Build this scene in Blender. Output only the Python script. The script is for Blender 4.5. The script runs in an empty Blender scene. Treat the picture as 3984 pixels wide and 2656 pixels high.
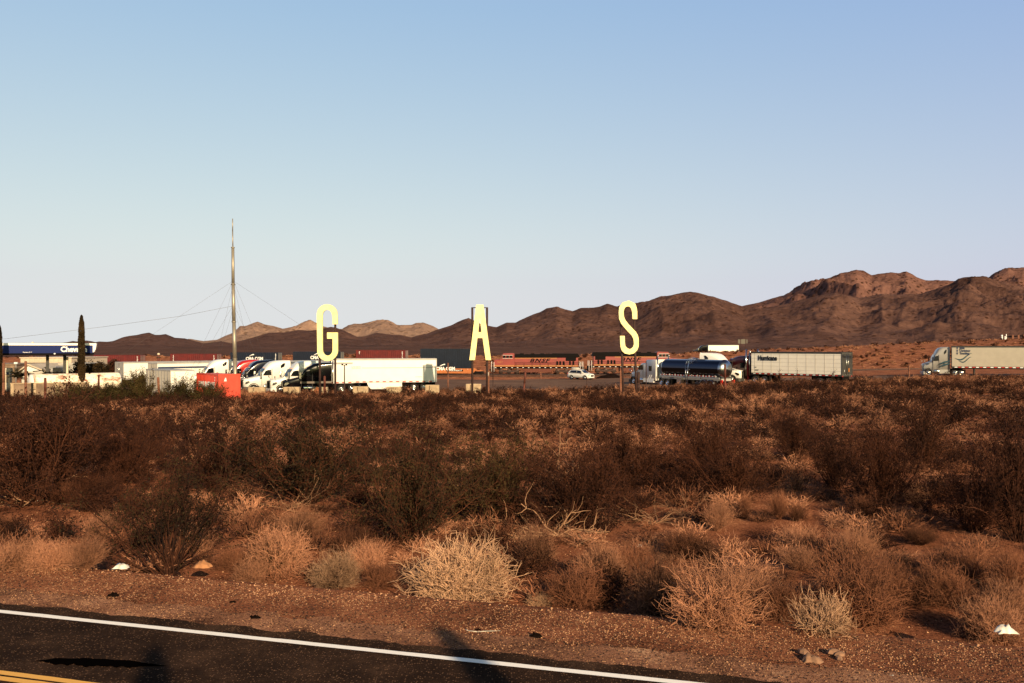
import bpy, math, random
import numpy as np
from mathutils import Vector, Matrix, noise
random.seed(7); RS = np.random.RandomState(7)
SC = bpy.context.scene; COL = SC.collection
F = 3320.0; CX = 1992.0; HY = 1348.0; ZC = 6.0; PI = math.pi
R = math.radians

# ------------------------------------------------------------------ helpers
def lerp(a, b, t): return a + (b - a) * t
def sm(a, b, x):
    t = min(1.0, max(0.0, (x - a) / (b - a))); return t * t * (3 - 2 * t)
def W(px, py, D): return Vector(((px - CX) / F * D, D, ZC - (py - HY) / F * D))
def WX(px, D): return (px - CX) / F * D

def mesh_np(name, V, Fc, smooth=False):
    me = bpy.data.meshes.new(name)
    V = np.asarray(V, dtype=np.float32); Fc = np.asarray(Fc, dtype=np.int32)
    k = Fc.shape[1]
    me.vertices.add(len(V)); me.vertices.foreach_set('co', V.ravel())
    me.loops.add(Fc.size); me.loops.foreach_set('vertex_index', Fc.ravel())
    me.polygons.add(len(Fc))
    me.polygons.foreach_set('loop_start', np.arange(0, Fc.size, k, dtype=np.int32))
    me.polygons.foreach_set('loop_total', np.full(len(Fc), k, dtype=np.int32))
    if smooth: me.polygons.foreach_set('use_smooth', np.ones(len(Fc), dtype=bool))
    me.update(calc_edges=True)
    return me

def link(name, me, mat=None, parent=None):
    o = bpy.data.objects.new(name, me); COL.objects.link(o)
    if mat is not None and me is not None and not me.materials: me.materials.append(mat)
    if parent is not None: o.parent = parent
    return o
def tag(o, label, cat, group=None, kind=None):
    if label: o['label'] = label
    if cat: o['category'] = cat
    if group: o['group'] = group
    if kind: o['kind'] = kind
    return o
def thing(name, label, cat, loc=(0, 0, 0), rz=0.0, group=None):
    o = bpy.data.objects.new(name, None); COL.objects.link(o)
    o.location = loc; o.rotation_euler = (0, 0, rz); o.empty_display_size = .2
    return tag(o, label, cat, group)
def struct(o): o['kind'] = 'structure'; return o

class MB:
    """collects shapes; build() links them as one mesh object"""
    def __init__(s): s.v = []; s.f = []; s.sm = []
    def raw(s, V, Fs, smooth=False):
        n = len(s.v); s.v += [tuple(p) for p in V]
        for f in Fs: s.f.append([i + n for i in f]); s.sm.append(smooth)
        return s
    def box(s, c, d, rz=0.0, ry=0.0):
        M = Matrix.Rotation(rz, 3, 'Z') @ Matrix.Rotation(ry, 3, 'Y')
        hx, hy, hz = d[0] / 2, d[1] / 2, d[2] / 2; V = []
        for z in (-hz, hz):
            for x, y in ((-hx, -hy), (hx, -hy), (hx, hy), (-hx, hy)):
                V.append(M @ Vector((x, y, z)) + Vector(c))
        return s.raw(V, [(3, 2, 1, 0), (4, 5, 6, 7), (0, 1, 5, 4), (1, 2, 6, 5), (2, 3, 7, 6), (3, 0, 4, 7)])
    def b2(s, x0, x1, y0, y1, z0, z1):
        return s.box(((x0 + x1) / 2, (y0 + y1) / 2, (z0 + z1) / 2), (abs(x1 - x0), abs(y1 - y0), abs(z1 - z0)))
    def cyl(s, p0, p1, r0, r1=None, n=12, smooth=True, caps=True):
        r1 = r0 if r1 is None else r1
        p0 = Vector(p0); p1 = Vector(p1); d = (p1 - p0).normalized()
        a = d.orthogonal().normalized(); b = d.cross(a)
        V = []
        for p, r in ((p0, r0), (p1, r1)):
            for i in range(n):
                t = 2 * PI * i / n; V.append(p + (a * math.cos(t) + b * math.sin(t)) * r)
        s.raw(V, [(i, (i + 1) % n, n + (i + 1) % n, n + i) for i in range(n)], smooth)
        if caps:
            m = len(s.v) - 2 * n
            s.f.append([m + n - 1 - i for i in range(n)]); s.sm.append(False)
            s.f.append([m + n + i for i in range(n)]); s.sm.append(False)
        return s
    def tube(s, pts, r, n=6):
        for i in range(len(pts) - 1):
            ra = r[i] if hasattr(r, '__len__') else r; rb = r[i + 1] if hasattr(r, '__len__') else r
            s.cyl(pts[i], pts[i + 1], ra, rb, n)
        return s
    def lathe(s, c, axis, prof, n=20):
        """prof: list of (radius, offset along axis)"""
        c = Vector(c); d = Vector(axis).normalized(); a = d.orthogonal().normalized(); b = d.cross(a)
        V = []
        for r, h in prof:
            for i in range(n):
                t = 2 * PI * i / n; V.append(c + d * h + (a * math.cos(t) + b * math.sin(t)) * r)
        Fs = []
        for k in range(len(prof) - 1):
            for i in range(n):
                Fs.append((k * n + i, k * n + (i + 1) % n, (k + 1) * n + (i + 1) % n, (k + 1) * n + i))
        return s.raw(V, Fs, True)
    def prism(s, poly, y0, y1, plane='xz'):
        """outline in the x-z plane pushed from y0 to y1"""
        n = len(poly); V = [(x, y0, z) for x, z in poly] + [(x, y1, z) for x, z in poly]
        Fs = [tuple(range(n)), tuple(range(2 * n - 1, n - 1, -1))]
        Fs += [(i, n + i, n + (i + 1) % n, (i + 1) % n) for i in range(n)]
        return s.raw(V, Fs)
    def loft(s, secs, smooth=True, k=4):
        """secs: (x, w_bottom, w_top, z0, z1, r) rounded boxes along x"""
        V = []; m = None
        for (x, wb, wt, z0, z1, r) in secs:
            r = min(r, (z1 - z0) * .45, wt * .9); L = []
            for (sx, sz, a0) in ((1, 1, 0), (-1, 1, PI / 2)):
                for i in range(k + 1):
                    a = a0 + PI / 2 * i / k
                    L.append((x, sx * (wt - r) + r * math.cos(a), z1 - r + r * math.sin(a)))
            L.append((x, -wb, z0)); L.append((x, wb, z0))
            m = len(L); V += L
        Fs = []
        for q in range(len(secs) - 1):
            for i in range(m):
                Fs.append((q * m + i, q * m + (i + 1) % m, (q + 1) * m + (i + 1) % m, (q + 1) * m + i))
        s.raw(V, Fs, smooth)
        s.raw([V[i] for i in range(m)], [tuple(range(m))[::-1]])
        s.raw([V[(len(secs) - 1) * m + i] for i in range(m)], [tuple(range(m))])
        return s
    def mesh(s, name):
        me = bpy.data.meshes.new(name); me.from_pydata(s.v, [], s.f); me.update()
        me.polygons.foreach_set('use_smooth', np.array(s.sm, dtype=bool))
        import bmesh
        bm = bmesh.new(); bm.from_mesh(me); bmesh.ops.recalc_face_normals(bm, faces=bm.faces); bm.to_mesh(me); bm.free()
        return me
    def build(s, name, mat, parent=None, bevel=0.0, loc=None, rz=None):
        o = link(name, s.mesh(name), mat, parent)
        if bevel:
            m = o.modifiers.new('Bevel', 'BEVEL'); m.width = bevel; m.segments = 2; m.limit_method = 'ANGLE'; m.angle_limit = R(40)
        if loc is not None: o.location = loc
        if rz is not None: o.rotation_euler = (0, 0, rz)
        return o

def text_mesh(txt, width, height, depth=.02, bold=0.0, shear=0.0, spacing=1.0, line=1.0):
    """lettering in the x-z plane, facing -y, lower left at the origin"""
    cu = bpy.data.curves.new('lettering', 'FONT'); cu.body = txt; cu.extrude = .01; cu.offset = bold; cu.shear = shear
    cu.space_character = spacing; cu.space_line = line; cu.resolution_u = 3
    ob = bpy.data.objects.new('tmp_text', cu); COL.objects.link(ob)
    dg = bpy.context.evaluated_depsgraph_get(); dg.update()
    me = bpy.data.meshes.new_from_object(ob.evaluated_get(dg)); bpy.data.objects.remove(ob)
    n = len(me.vertices); co = np.empty(n * 3, dtype=np.float32); me.vertices.foreach_get('co', co); co = co.reshape(-1, 3)
    x = co[:, 0]; y = co[:, 1]; z = co[:, 2]
    x = (x - x.min()) / max(1e-6, x.max() - x.min()) * width; y = (y - y.min()) / max(1e-6, y.max() - y.min()) * height
    z = (z - z.min()) / max(1e-6, z.max() - z.min()) * depth
    me.vertices.foreach_set('co', np.stack([x, -z, y], 1).astype(np.float32).ravel()); me.update()
    me.materials.clear()
    return me

# ------------------------------------------------------------------ materials
KA = .80
def dim(c): return tuple(x * KA for x in c)
def mat(name, col, rough=.6, metal=0.0, var=0.0, vscale=3.0, col2=None, bump=0.0, bscale=20.0, spec=.5, coat=0.0, detail=4.0):
    col = dim(col); col2 = dim(col2) if col2 is not None else None
    m = bpy.data.materials.new(name); m.use_nodes = True; nt = m.node_tree; N = nt.nodes; L = nt.links
    b = N['Principled BSDF']; b.inputs['Roughness'].default_value = rough; b.inputs['Metallic'].default_value = metal
    b.inputs['Specular IOR Level'].default_value = spec
    if coat: b.inputs['Coat Weight'].default_value = coat; b.inputs['Coat Roughness'].default_value = .08
    c = tuple(col) + (1,)
    b.inputs['Base Color'].default_value = c
    tc = N.new('ShaderNodeTexCoord')
    if var or col2 is not None:
        nz = N.new('ShaderNodeTexNoise'); nz.inputs['Scale'].default_value = vscale; nz.inputs['Detail'].default_value = detail; nz.inputs['Roughness'].default_value = .6
        L.new(tc.outputs['Object'], nz.inputs['Vector'])
        rp = N.new('ShaderNodeValToRGB'); rp.color_ramp.elements[0].position = .35; rp.color_ramp.elements[1].position = .65
        if col2 is None:
            rp.color_ramp.elements[0].color = tuple(x * (1 - var) for x in col) + (1,); rp.color_ramp.elements[1].color = tuple(min(1, x * (1 + var)) for x in col) + (1,)
        else:
            rp.color_ramp.elements[0].color = c; rp.color_ramp.elements[1].color = tuple(col2) + (1,)
        L.new(nz.outputs['Fac'], rp.inputs['Fac']); L.new(rp.outputs['Color'], b.inputs['Base Color'])
    if bump:
        n2 = N.new('ShaderNodeTexNoise'); n2.inputs['Scale'].default_value = bscale; n2.inputs['Detail'].default_value = 5
        L.new(tc.outputs['Object'], n2.inputs['Vector'])
        bp = N.new('ShaderNodeBump'); bp.inputs['Strength'].default_value = bump; bp.inputs['Distance'].default_value = .05
        L.new(n2.outputs['Fac'], bp.inputs['Height']); L.new(bp.outputs['Normal'], b.inputs['Normal'])
    return m

def twig_mat(name, c1, c2, trans=0.0):
    """plant matter: colour differs per object and along the mesh"""
    c1 = dim(c1); c2 = dim(c2)
    m = bpy.data.materials.new(name); m.use_nodes = True; nt = m.node_tree; N = nt.nodes; L = nt.links
    b = N['Principled BSDF']; b.inputs['Roughness'].default_value = .85; b.inputs['Specular IOR Level'].default_value = .15
    tc = N.new('ShaderNodeTexCoord'); oi = N.new('ShaderNodeObjectInfo'); geo = N.new('ShaderNodeNewGeometry')
    nz = N.new('ShaderNodeTexNoise'); nz.inputs['Scale'].default_value = .9; nz.inputs['Detail'].default_value = 3
    L.new(geo.outputs['Position'], nz.inputs['Vector'])
    ad = N.new('ShaderNodeMath'); ad.operation = 'MULTIPLY_ADD'; ad.inputs[1].default_value = .45
    L.new(oi.outputs['Random'], ad.inputs[0]); 
    ad2 = N.new('ShaderNodeMath'); ad2.operation = 'MULTIPLY_ADD'; ad2.inputs[1].default_value = .35
    L.new(geo.outputs['Random Per Island'], ad2.inputs[0])
    sc = N.new('ShaderNodeMath'); sc.operation = 'MULTIPLY_ADD'; sc.inputs[1].default_value = 1.5; sc.inputs[2].default_value = -.62
    L.new(nz.outputs['Fac'], sc.inputs[0]); L.new(sc.outputs[0], ad2.inputs[2]); L.new(ad2.outputs[0], ad.inputs[2])
    rp = N.new('ShaderNodeValToRGB'); rp.color_ramp.elements[0].color = tuple(c1) + (1,); rp.color_ramp.elements[1].color = tuple(c2) + (1,)
    L.new(ad.outputs[0], rp.inputs['Fac']); L.new(rp.outputs['Color'], b.inputs['Base Color'])
    if trans:
        tr = N.new('ShaderNodeBsdfTranslucent'); L.new(rp.outputs['Color'], tr.inputs['Color'])
        mx = N.new('ShaderNodeMixShader'); mx.inputs[0].default_value = trans
        L.new(b.outputs[0], mx.inputs[1]); L.new(tr.outputs[0], mx.inputs[2]); L.new(mx.outputs[0], N['Material Output'].inputs['Surface'])
    return m

def earth_mat(name, cols, scale, fine, bump, bd=.02, stops=None, speck=None, fbscale=None, dr=0.0):
    """ground: big patches + fine grain + bump"""
    cols = [dim(c) for c in cols]
    m = bpy.data.materials.new(name); m.use_nodes = True; nt = m.node_tree; N = nt.nodes; L = nt.links
    b = N['Principled BSDF']; b.inputs['Roughness'].default_value = 1; b.inputs['Specular IOR Level'].default_value = .03; b.inputs['Diffuse Roughness'].default_value = dr
    geo = N.new('ShaderNodeNewGeometry')
    n1 = N.new('ShaderNodeTexNoise'); n1.inputs['Scale'].default_value = scale; n1.inputs['Detail'].default_value = 6; n1.inputs['Roughness'].default_value = .65
    n2 = N.new('ShaderNodeTexNoise'); n2.inputs['Scale'].default_value = fine; n2.inputs['Detail'].default_value = 6; n2.inputs['Roughness'].default_value = .75
    for n in (n1, n2): L.new(geo.outputs['Position'], n.inputs['Vector'])
    mx = N.new('ShaderNodeMath'); mx.operation = 'ADD'; h = N.new('ShaderNodeMath'); h.operation = 'MULTIPLY'; h.inputs[1].default_value = .5
    L.new(n1.outputs['Fac'], mx.inputs[0]); L.new(n2.outputs['Fac'], mx.inputs[1]); L.new(mx.outputs[0], h.inputs[0])
    rp = N.new('ShaderNodeValToRGB'); cr = rp.color_ramp
    stops = stops or [.36 + .28 * i / (len(cols) - 1) for i in range(len(cols))]
    while len(cr.elements) < len(cols): cr.elements.new(.5)
    for e, c, s_ in zip(cr.elements, cols, stops): e.position = s_; e.color = tuple(c) + (1,)
    L.new(h.outputs[0], rp.inputs['Fac']); out = rp.outputs['Color']
    if speck:
        vo = N.new('ShaderNodeTexVoronoi'); vo.inputs['Scale'].default_value = speck[0]; L.new(geo.outputs['Position'], vo.inputs['Vector'])
        r2 = N.new('ShaderNodeValToRGB'); r2.color_ramp.elements[0].position = speck[1]; r2.color_ramp.elements[1].position = speck[1] + .08
        r2.color_ramp.elements[0].color = (1, 1, 1, 1); r2.color_ramp.elements[1].color = (0, 0, 0, 1)
        L.new(vo.outputs['Distance'], r2.inputs['Fac'])
        sp = N.new('ShaderNodeSeparateColor'); L.new(vo.outputs['Color'], sp.inputs[0])
        th = N.new('ShaderNodeMath'); th.operation = 'GREATER_THAN'; th.inputs[1].default_value = speck[2]; L.new(sp.outputs[0], th.inputs[0])
        mu = N.new('ShaderNodeMath'); mu.operation = 'MULTIPLY'; L.new(th.outputs[0], mu.inputs[0]); L.new(r2.outputs['Color'], mu.inputs[1])
        mc = N.new('ShaderNodeMix'); mc.data_type = 'RGBA'; L.new(mu.outputs[0], mc.inputs[0]); L.new(out, mc.inputs[6]); mc.inputs[7].default_value = dim(speck[3]) + (1,)
        out = mc.outputs[2]
    L.new(out, b.inputs['Base Color'])
    if bump:
        bn = n2
        if fbscale:
            bn = N.new('ShaderNodeTexNoise'); bn.inputs['Scale'].default_value = fbscale; bn.inputs['Detail'].default_value = 8; bn.inputs['Roughness'].default_value = .7
            L.new(geo.outputs['Position'], bn.inputs['Vector'])
        bp = N.new('ShaderNodeBump'); bp.inputs['Strength'].default_value = bump; bp.inputs['Distance'].default_value = bd
        L.new(bn.outputs['Fac'], bp.inputs['Height']); L.new(bp.outputs['Normal'], b.inputs['Normal'])
    return m

M = {}
M['white'] = mat('white_paint', (.80, .79, .74), .35, var=.04, vscale=.8, coat=.3)
M['offwhite'] = mat('weathered_white', (.52, .48, .40), .6, var=.08, vscale=.7)
M['cream'] = mat('cream_metal', (.56, .47, .34), .55, var=.1, vscale=.5)
M['grey'] = mat('grey_panel', (.36, .35, .33), .5, var=.1, vscale=1.5)
M['dgrey'] = mat('dark_grey', (.045, .043, .04), .6, var=.2, spec=.2)
M['black'] = mat('black_paint', (.003, .003, .004), .25, coat=.25, spec=.3)
M['blackm'] = mat('matt_black', (.006, .005, .005), .9, spec=.1)
M['rubber'] = mat('rubber', (.010, .008, .007), .95, var=.2, vscale=6)
M['glass'] = mat('dark_glass', (.004, .005, .006), .08, spec=.45)
M['chrome'] = mat('chrome', (.75, .74, .72), .16, 1.0)
M['steel'] = mat('brushed_steel', (.42, .43, .45), .2, 1.0, var=.12, vscale=1.2)
M['tanksteel'] = mat('polished_tank_steel', (.055, .058, .075), .12, 1.0)
M['redp'] = mat('red_paint', (.42, .012, .012), .3, coat=.5)
M['maroon'] = mat('maroon_paint', (.035, .002, .003), .3, coat=.25)
M['navy'] = mat('navy_paint', (.003, .006, .02), .25, coat=.25, spec=.3)
M['bluep'] = mat('canopy_blue', (.001, .012, .10), .6, spec=.15)
M['locor'] = mat('orange_red_loco_paint', (.20, .010, .005), .5, var=.12, vscale=.7)
M['locoy'] = mat('yellow_orange_stripe', (.34, .12, .022), .5)
M['conr'] = mat('red_container', (.11, .008, .005), .5, var=.22, vscale=.8)
M['conr2'] = mat('bright_red_container', (.62, .06, .03), .55, var=.12, vscale=1.1)
M['conb'] = mat('navy_container', (.006, .010, .020), .28, var=.2, vscale=.8, spec=.6)
M['cono'] = mat('orange_rail_car', (.40, .12, .025), .6, var=.12)
M['rust'] = mat('rusty_steel', (.10, .022, .01), .8, var=.4, vscale=5)
M['rustd'] = mat('dark_rusty_post', (.035, .012, .008), .8, var=.4, vscale=4)
M['wood'] = mat('weathered_wood_post', (.17, .065, .035), .9, var=.35, vscale=6)
M['yellow'] = mat('pale_yellow_sign', (1.0, .88, .38), .6, var=.12, vscale=1.6, detail=8)
M['conc'] = mat('concrete', (.40, .30, .19), .9, var=.22, vscale=2, bump=.4)
M['concd'] = mat('stained_concrete', (.22, .15, .10), .9, var=.35, vscale=.9, bump=.4)
M['ballast'] = earth_mat('ballast', [(.05, .025, .018), (.14, .07, .05), (.22, .12, .08)], .8, 6, .6, .1)
M['rail'] = mat('rail_steel', (.05, .03, .025), .5, .7)
M['mound'] = earth_mat('dark_gravel_pile', [(.006, .003, .002), (.020, .010, .007)], .8, 6, .6, .1)
M['pole'] = mat('galvanised_pole', (.36, .32, .25), .5, .6, var=.1, vscale=1.2)
M['wire'] = mat('wire', (.10, .09, .08), .6)
M['amber'] = mat('amber_lens', (.7, .25, .03), .3)
M['redl'] = mat('red_lens', (.5, .02, .01), .3)
M['letw'] = mat('white_lettering', (.82, .82, .80), .6)
M['letk'] = mat('black_lettering', (.012, .012, .014), .6)
M['lettan'] = mat('faded_tan_lettering', (.62, .55, .42), .6)
M['letb'] = mat('dark_blue_lettering', (.015, .03, .08), .6)
M['teal'] = mat('teal_stripe', (.01, .05, .07), .5)
M['yelline'] = mat('yellow_road_paint', (.80, .42, .05), .8, col2=(.62, .33, .05), vscale=3)
M['jct'] = mat('dull_white_trailer', (.36, .33, .27), .6, var=.06, vscale=1)
M['jcs'] = mat('silver_cab_paint', (.32, .31, .29), .35, var=.05, coat=.3)
M['cream2'] = mat('cream_trailer_panel', (.90, .85, .72), .6, var=.04, vscale=1)
M['dimstripe'] = mat('dim_tan_stripe', (.10, .07, .05), .5)
M['signback'] = mat('weathered_sign_back', (.11, .10, .08), .8)
# ------------------------------------------------------------------ terrain
def itp(tab, x):
    if x <= tab[0][0]: return tab[0][1]
    for i in range(len(tab) - 1):
        if x <= tab[i + 1][0]:
            a, b = tab[i], tab[i + 1]; return lerp(a[1], b[1], (x - a[0]) / (b[0] - a[0]))
    return tab[-1][1]
T_LOT = [(-500, -5.9), (1700, -5.7), (2300, -5.6), (2550, -5.3), (2900, -4.8), (3300, -4.4), (3650, -3.95), (4400, -3.8)]
T_FIELD = [(-500, -5.45), (1500, -5.3), (2400, -5.1), (3200, -4.75), (4200, -4.4)]
T_TRK = [(-500, -9.0), (475, -8.6), (1100, -7.7), (1745, -6.75), (2640, -6.75), (3000, -6.0), (3400, -5.3), (4200, -4.7), (5200, -4.3)]
CREST = [(-800, 1392), (1100, 1384), (1350, 1379), (1900, 1384), (2300, 1383), (2600, 1377), (2850, 1368), (3100, 1356), (3400, 1342), (3700, 1328), (3984, 1316), (4800, 1300)]
TRKD = [(-1500, 235), (475, 217), (1745, 203), (2300, 202), (2700, 202), (3400, 196), (4500, 190), (6500, 190)]
def vroad(x, y): return .27 * (x + 2.6) + .963 * (y - 13.02)
def gz(x, y):
    v = vroad(x, y)
    if v <= 2.8: return ZC - 4.6 - (.05 * sm(.35, 2.8, v))
    px = CX + F * x / max(y, 5.0)
    px = min(6000, max(-1500, px))
    z = -4.65 - .55 * sm(2.8, 4.6, v)
    nn = noise.noise((x * .12, y * .12, 1.3)) * .22 + noise.noise((x * .45, y * .45, 4.3)) * .07
    z1 = lerp(z, itp(T_FIELD, px) - .25, sm(6, 60, v)) + nn * sm(4, 12, v) * (1 - sm(90, 112, y))
    z2 = itp(T_LOT, px)
    z = lerp(z1, z2, sm(55, 108, y))
    td = itp(TRKD, px)
    z = lerp(z, itp(T_TRK, px) - .35, sm(150, td - 10, y))
    if y > td + 4:
        cz = -(itp(CREST, px) - HY) / F * 300
        nb = (noise.noise((x * .05, y * .05, 9)) * 1.0 + noise.noise((x * .16, y * .16, 2)) * .35)
        z = lerp(z, cz, sm(td + 4, 300, y) ** .8) + nb * sm(td + 8, td + 50, y) * (.35 if y < 320 else .6)
        dip = 1.4 + 3.0 * (1 - sm(2350, 2650, px)) 
        if y > 300:
            z = lerp(z, cz - dip, sm(300, 335, y)); z = lerp(z, -1.2, sm(430, 1000, y))
    return ZC + z
def gp(px, D): x = WX(px, D); return Vector((x, D, gz(x, D)))

def build_ground():
    rows = [-80, -50, -30, -18, -10, -5, -1, 2, 4.5, 6.5, 8]
    y = 9.0
    while y < 1400:
        rows.append(y); y *= 1.0045 if y < 24 else (1.0065 if y < 330 else 1.02)
    t = np.linspace(-1, 1, 561); t = np.sign(t) * (np.abs(t) ** 1.25)
    V = []
    for y in rows:
        w = max(1.35 * y, 18 + .0 * y) if y > 0 else 60
        w = max(w, 30)
        for q in t:
            x = q * w; V.append((x, y, gz(x, y)))
    n = len(t); m = len(rows)
    idx = np.arange(m * n).reshape(m, n)
    Fc = np.stack([idx[:-1, :-1], idx[:-1, 1:], idx[1:, 1:], idx[1:, :-1]], -1).reshape(-1, 4)
    me = mesh_np('ground', V, Fc, True)
    m_ = earth_mat('desert_soil', [(.04, .014, .008), (.19, .070, .037), (.28, .108, .057), (.58, .29, .16)], .5, 16, 1.0, .06, stops=[.40, .46, .55, .66], fbscale=11, dr=.3)
    o = struct(link('ground', me, m_)); me.materials.append(earth_mat('scrub_plain', [(.055, .028, .020), (.10, .050, .036), (.17, .086, .06)], .03, .5, .5, .5))
    cut = next(i for i, y in enumerate(rows) if y > 322)
    mi = np.zeros(len(Fc), dtype=np.int32); mi[cut * (n - 1):] = 1; me.polygons.foreach_set('material_index', mi)
build_ground()

def strip(name, vA, vB, u0, u1, dz, material, nu=200, nv=2, jag=0.0, kind=True, parent=None):
    """sheet along the road between offsets vA..vB of the white line"""
    V = []; dx, dy = -.963, .27
    dx, dy = .963, -.27
    for j in range(nv + 1):
        for i in range(nu + 1):
            u = lerp(u0, u1, i / nu); v = lerp(vA, vB, j / nv)
            if jag and j == nv: v += jag * (noise.noise((u * 1.7, 3.1, 0)) + .6 * noise.noise((u * 6.1, 8.1, 0)))
            if jag and j == 0: v += .12 * jag * noise.noise((u * 9, 1, 5))
            V.append((-2.6 + dx * u + .27 * v, 13.02 + dy * u + .963 * v, ZC - 4.6 + dz))
    n = nu + 1; idx = np.arange((nv + 1) * n).reshape(nv + 1, n)
    Fc = np.stack([idx[:-1, :-1], idx[:-1, 1:], idx[1:, 1:], idx[1:, :-1]], -1).reshape(-1, 4)
    o = link(name, mesh_np(name, V, Fc), material, parent)
    return struct(o) if kind else o
shm = earth_mat('grey_gravel_shoulder', [(.05, .022, .014), (.20, .092, .055), (.31, .15, .092), (.60, .36, .22)], .8, 20, 1.0, .06, stops=[.40, .46, .55, .66], fbscale=14, dr=.3)
strip('gravel_shoulder', .2, 1.15, -70, 70, .006, shm, nu=1200, nv=6, jag=.28)
asph = earth_mat('asphalt', [(.016, .009, .006), (.036, .020, .013), (.095, .052, .032)], 1.2, 42, .9, .03, speck=(30, .30, .72, (.22, .12, .07)))
strip('road', -7.2, .42, -70, 70, .012, asph, nu=1400, jag=.13)
# painted lines, worn by noise in the material
def paint(name, c, under):
    m = bpy.data.materials.new(name); m.use_nodes = True; nt = m.node_tree; N = nt.nodes; L = nt.links
    b = N['Principled BSDF']; b.inputs['Roughness'].default_value = .75
    geo = N.new('ShaderNodeNewGeometry'); nz = N.new('ShaderNodeTexNoise'); nz.inputs['Scale'].default_value = 26; nz.inputs['Detail'].default_value = 8; nz.inputs['Roughness'].default_value = .8
    L.new(geo.outputs['Position'], nz.inputs['Vector'])
    rp = N.new('ShaderNodeValToRGB'); rp.color_ramp.elements[0].position = .30; rp.color_ramp.elements[1].position = .42
    rp.color_ramp.elements[0].color = tuple(under) + (1,); rp.color_ramp.elements[1].color = tuple(c) + (1,)
    L.new(nz.outputs['Fac'], rp.inputs['Fac']); L.new(rp.outputs['Color'], b.inputs['Base Color'])
    return m
wl = paint('white_road_paint', (.86, .84, .80), (.10, .07, .05)); yl = paint('yellow_road_paint', (.72, .38, .07), (.06, .04, .03))
strip('road_marking', -.07, .065, -60, 60, .02, wl, nu=900, jag=.012)
strip('road_marking', -2.28, -2.16, -60, 60, .02, yl, nu=900, jag=.012)
strip('road_marking', -2.45, -2.33, -60, 60, .02, yl, nu=900, jag=.012)

def black_mark(label):  # flat black sheet with ragged edges, just above the asphalt
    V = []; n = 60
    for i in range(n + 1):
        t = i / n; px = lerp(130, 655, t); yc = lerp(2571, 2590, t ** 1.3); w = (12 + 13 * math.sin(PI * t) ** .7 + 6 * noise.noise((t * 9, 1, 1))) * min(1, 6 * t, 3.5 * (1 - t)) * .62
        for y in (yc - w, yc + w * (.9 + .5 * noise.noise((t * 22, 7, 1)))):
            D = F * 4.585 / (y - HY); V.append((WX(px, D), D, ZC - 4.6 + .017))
    mt = mat('black_mark', (.002, .0015, .0015), 1.0, spec=0)
    return struct(link('black_patch', mesh_np('black_patch', V, [(2 * i, 2 * i + 2, 2 * i + 3, 2 * i + 1) for i in range(n)]), mt))
black_mark('')
def sheet(name, pts_fn, nu, nv, material):
    V = [pts_fn(i / nu, j / nv) for j in range(nv + 1) for i in range(nu + 1)]
    n = nu + 1; idx = np.arange((nv + 1) * n).reshape(nv + 1, n)
    Fc = np.stack([idx[:-1, :-1], idx[:-1, 1:], idx[1:, 1:], idx[1:, :-1]], -1).reshape(-1, 4)
    return struct(link(name, mesh_np(name, V, Fc, True), material))
lotm = earth_mat('packed_dirt_lot', [(.10, .06, .045), (.17, .10, .07), (.24, .14, .095)], .12, 1.5, .3, .05)
def lot_pt(a, b):
    px = lerp(300, 2560, a); D = lerp(101, 147 - 8 * noise.noise((a * 9, 2, 2)), b)
    if b == 0: D += 2.5 * noise.noise((a * 14, 5, 5))
    p = gp(px, D); p.z += .03; return p
sheet('truck_lot', lot_pt, 160, 40, lotm)
def road2(a, b):
    px = lerp(2520, 5000, a); D = lerp(itp([(2520, 106), (3000, 100), (3600, 108), (5000, 106)], px), itp([(2520, 140), (2800, 128), (3600, 122), (5000, 121)], px), b)
    p = gp(px, D); p.z += .04; return p
sheet('access_road', road2, 120, 16, lotm)

# railway bed + rails
def trk(px, off=0.0):
    D = itp(TRKD, px); p = Vector((WX(px, D + off), D + off, 0)); p.z = ZC + itp(T_TRK, px); return p
V = []; n = 260; prof = [(-5.5, -.75), (-3.2, -.02), (-1.6, .05), (1.6, .05), (3.2, -.02), (5.5, -.75)]
for i in range(n + 1):
    px = lerp(-700, 5400, i / n)
    for o_, dz in prof: p = trk(px, o_); V.append((p.x, p.y, p.z + dz + .03 * noise.noise((px * .1, o_, 0))))
k = len(prof); idx = np.arange((n + 1) * k).reshape(n + 1, k)
Fc = np.stack([idx[:-1, :-1], idx[1:, :-1], idx[1:, 1:], idx[:-1, 1:]], -1).reshape(-1, 4)
struct(link('railway_bed', mesh_np('railway_bed', V, Fc, True), M['ballast']))
mb = MB()
for off in (-.72, .72):
    for i in range(120):
        a = trk(lerp(-700, 5400, i / 120), off); b = trk(lerp(-700, 5400, (i + 1) / 120), off)
        a.z += .13; b.z += .13; mb.cyl(a, b, .08, n=4, smooth=False, caps=False)
struct(mb.build('railway_rails', M['rail']))

# ------------------------------------------------------------------ hills and mountains
SK_FULL = [(260, 1331), (283, 1326), (300, 1328), (336, 1324), (357, 1327), (372, 1331), (384, 1328), (417, 1329), (440, 1326), (476, 1313), (500, 1306), (530, 1303), (550, 1298), (580, 1293), (604, 1302), (622, 1302), (645, 1299), (680, 1313), (704, 1312), (734, 1320), (793, 1327), (844, 1322), (904, 1296), (936, 1271), (951, 1269), (987, 1255), (1002, 1251), (1031, 1262), (1061, 1267), (1100, 1278), (1130, 1272), (1156, 1268), (1180, 1254), (1207, 1247), (1228, 1253), (1255, 1268), (1290, 1278), (1332, 1279), (1356, 1268), (1377, 1263), (1407, 1262), (1451, 1254), (1484, 1250), (1514, 1253), (1543, 1267), (1573, 1267), (1600, 1266), (1618, 1259), (1645, 1259), (1665, 1266), (1689, 1275), (1710, 1284), (1749, 1300), (1900, 1320)]
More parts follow.
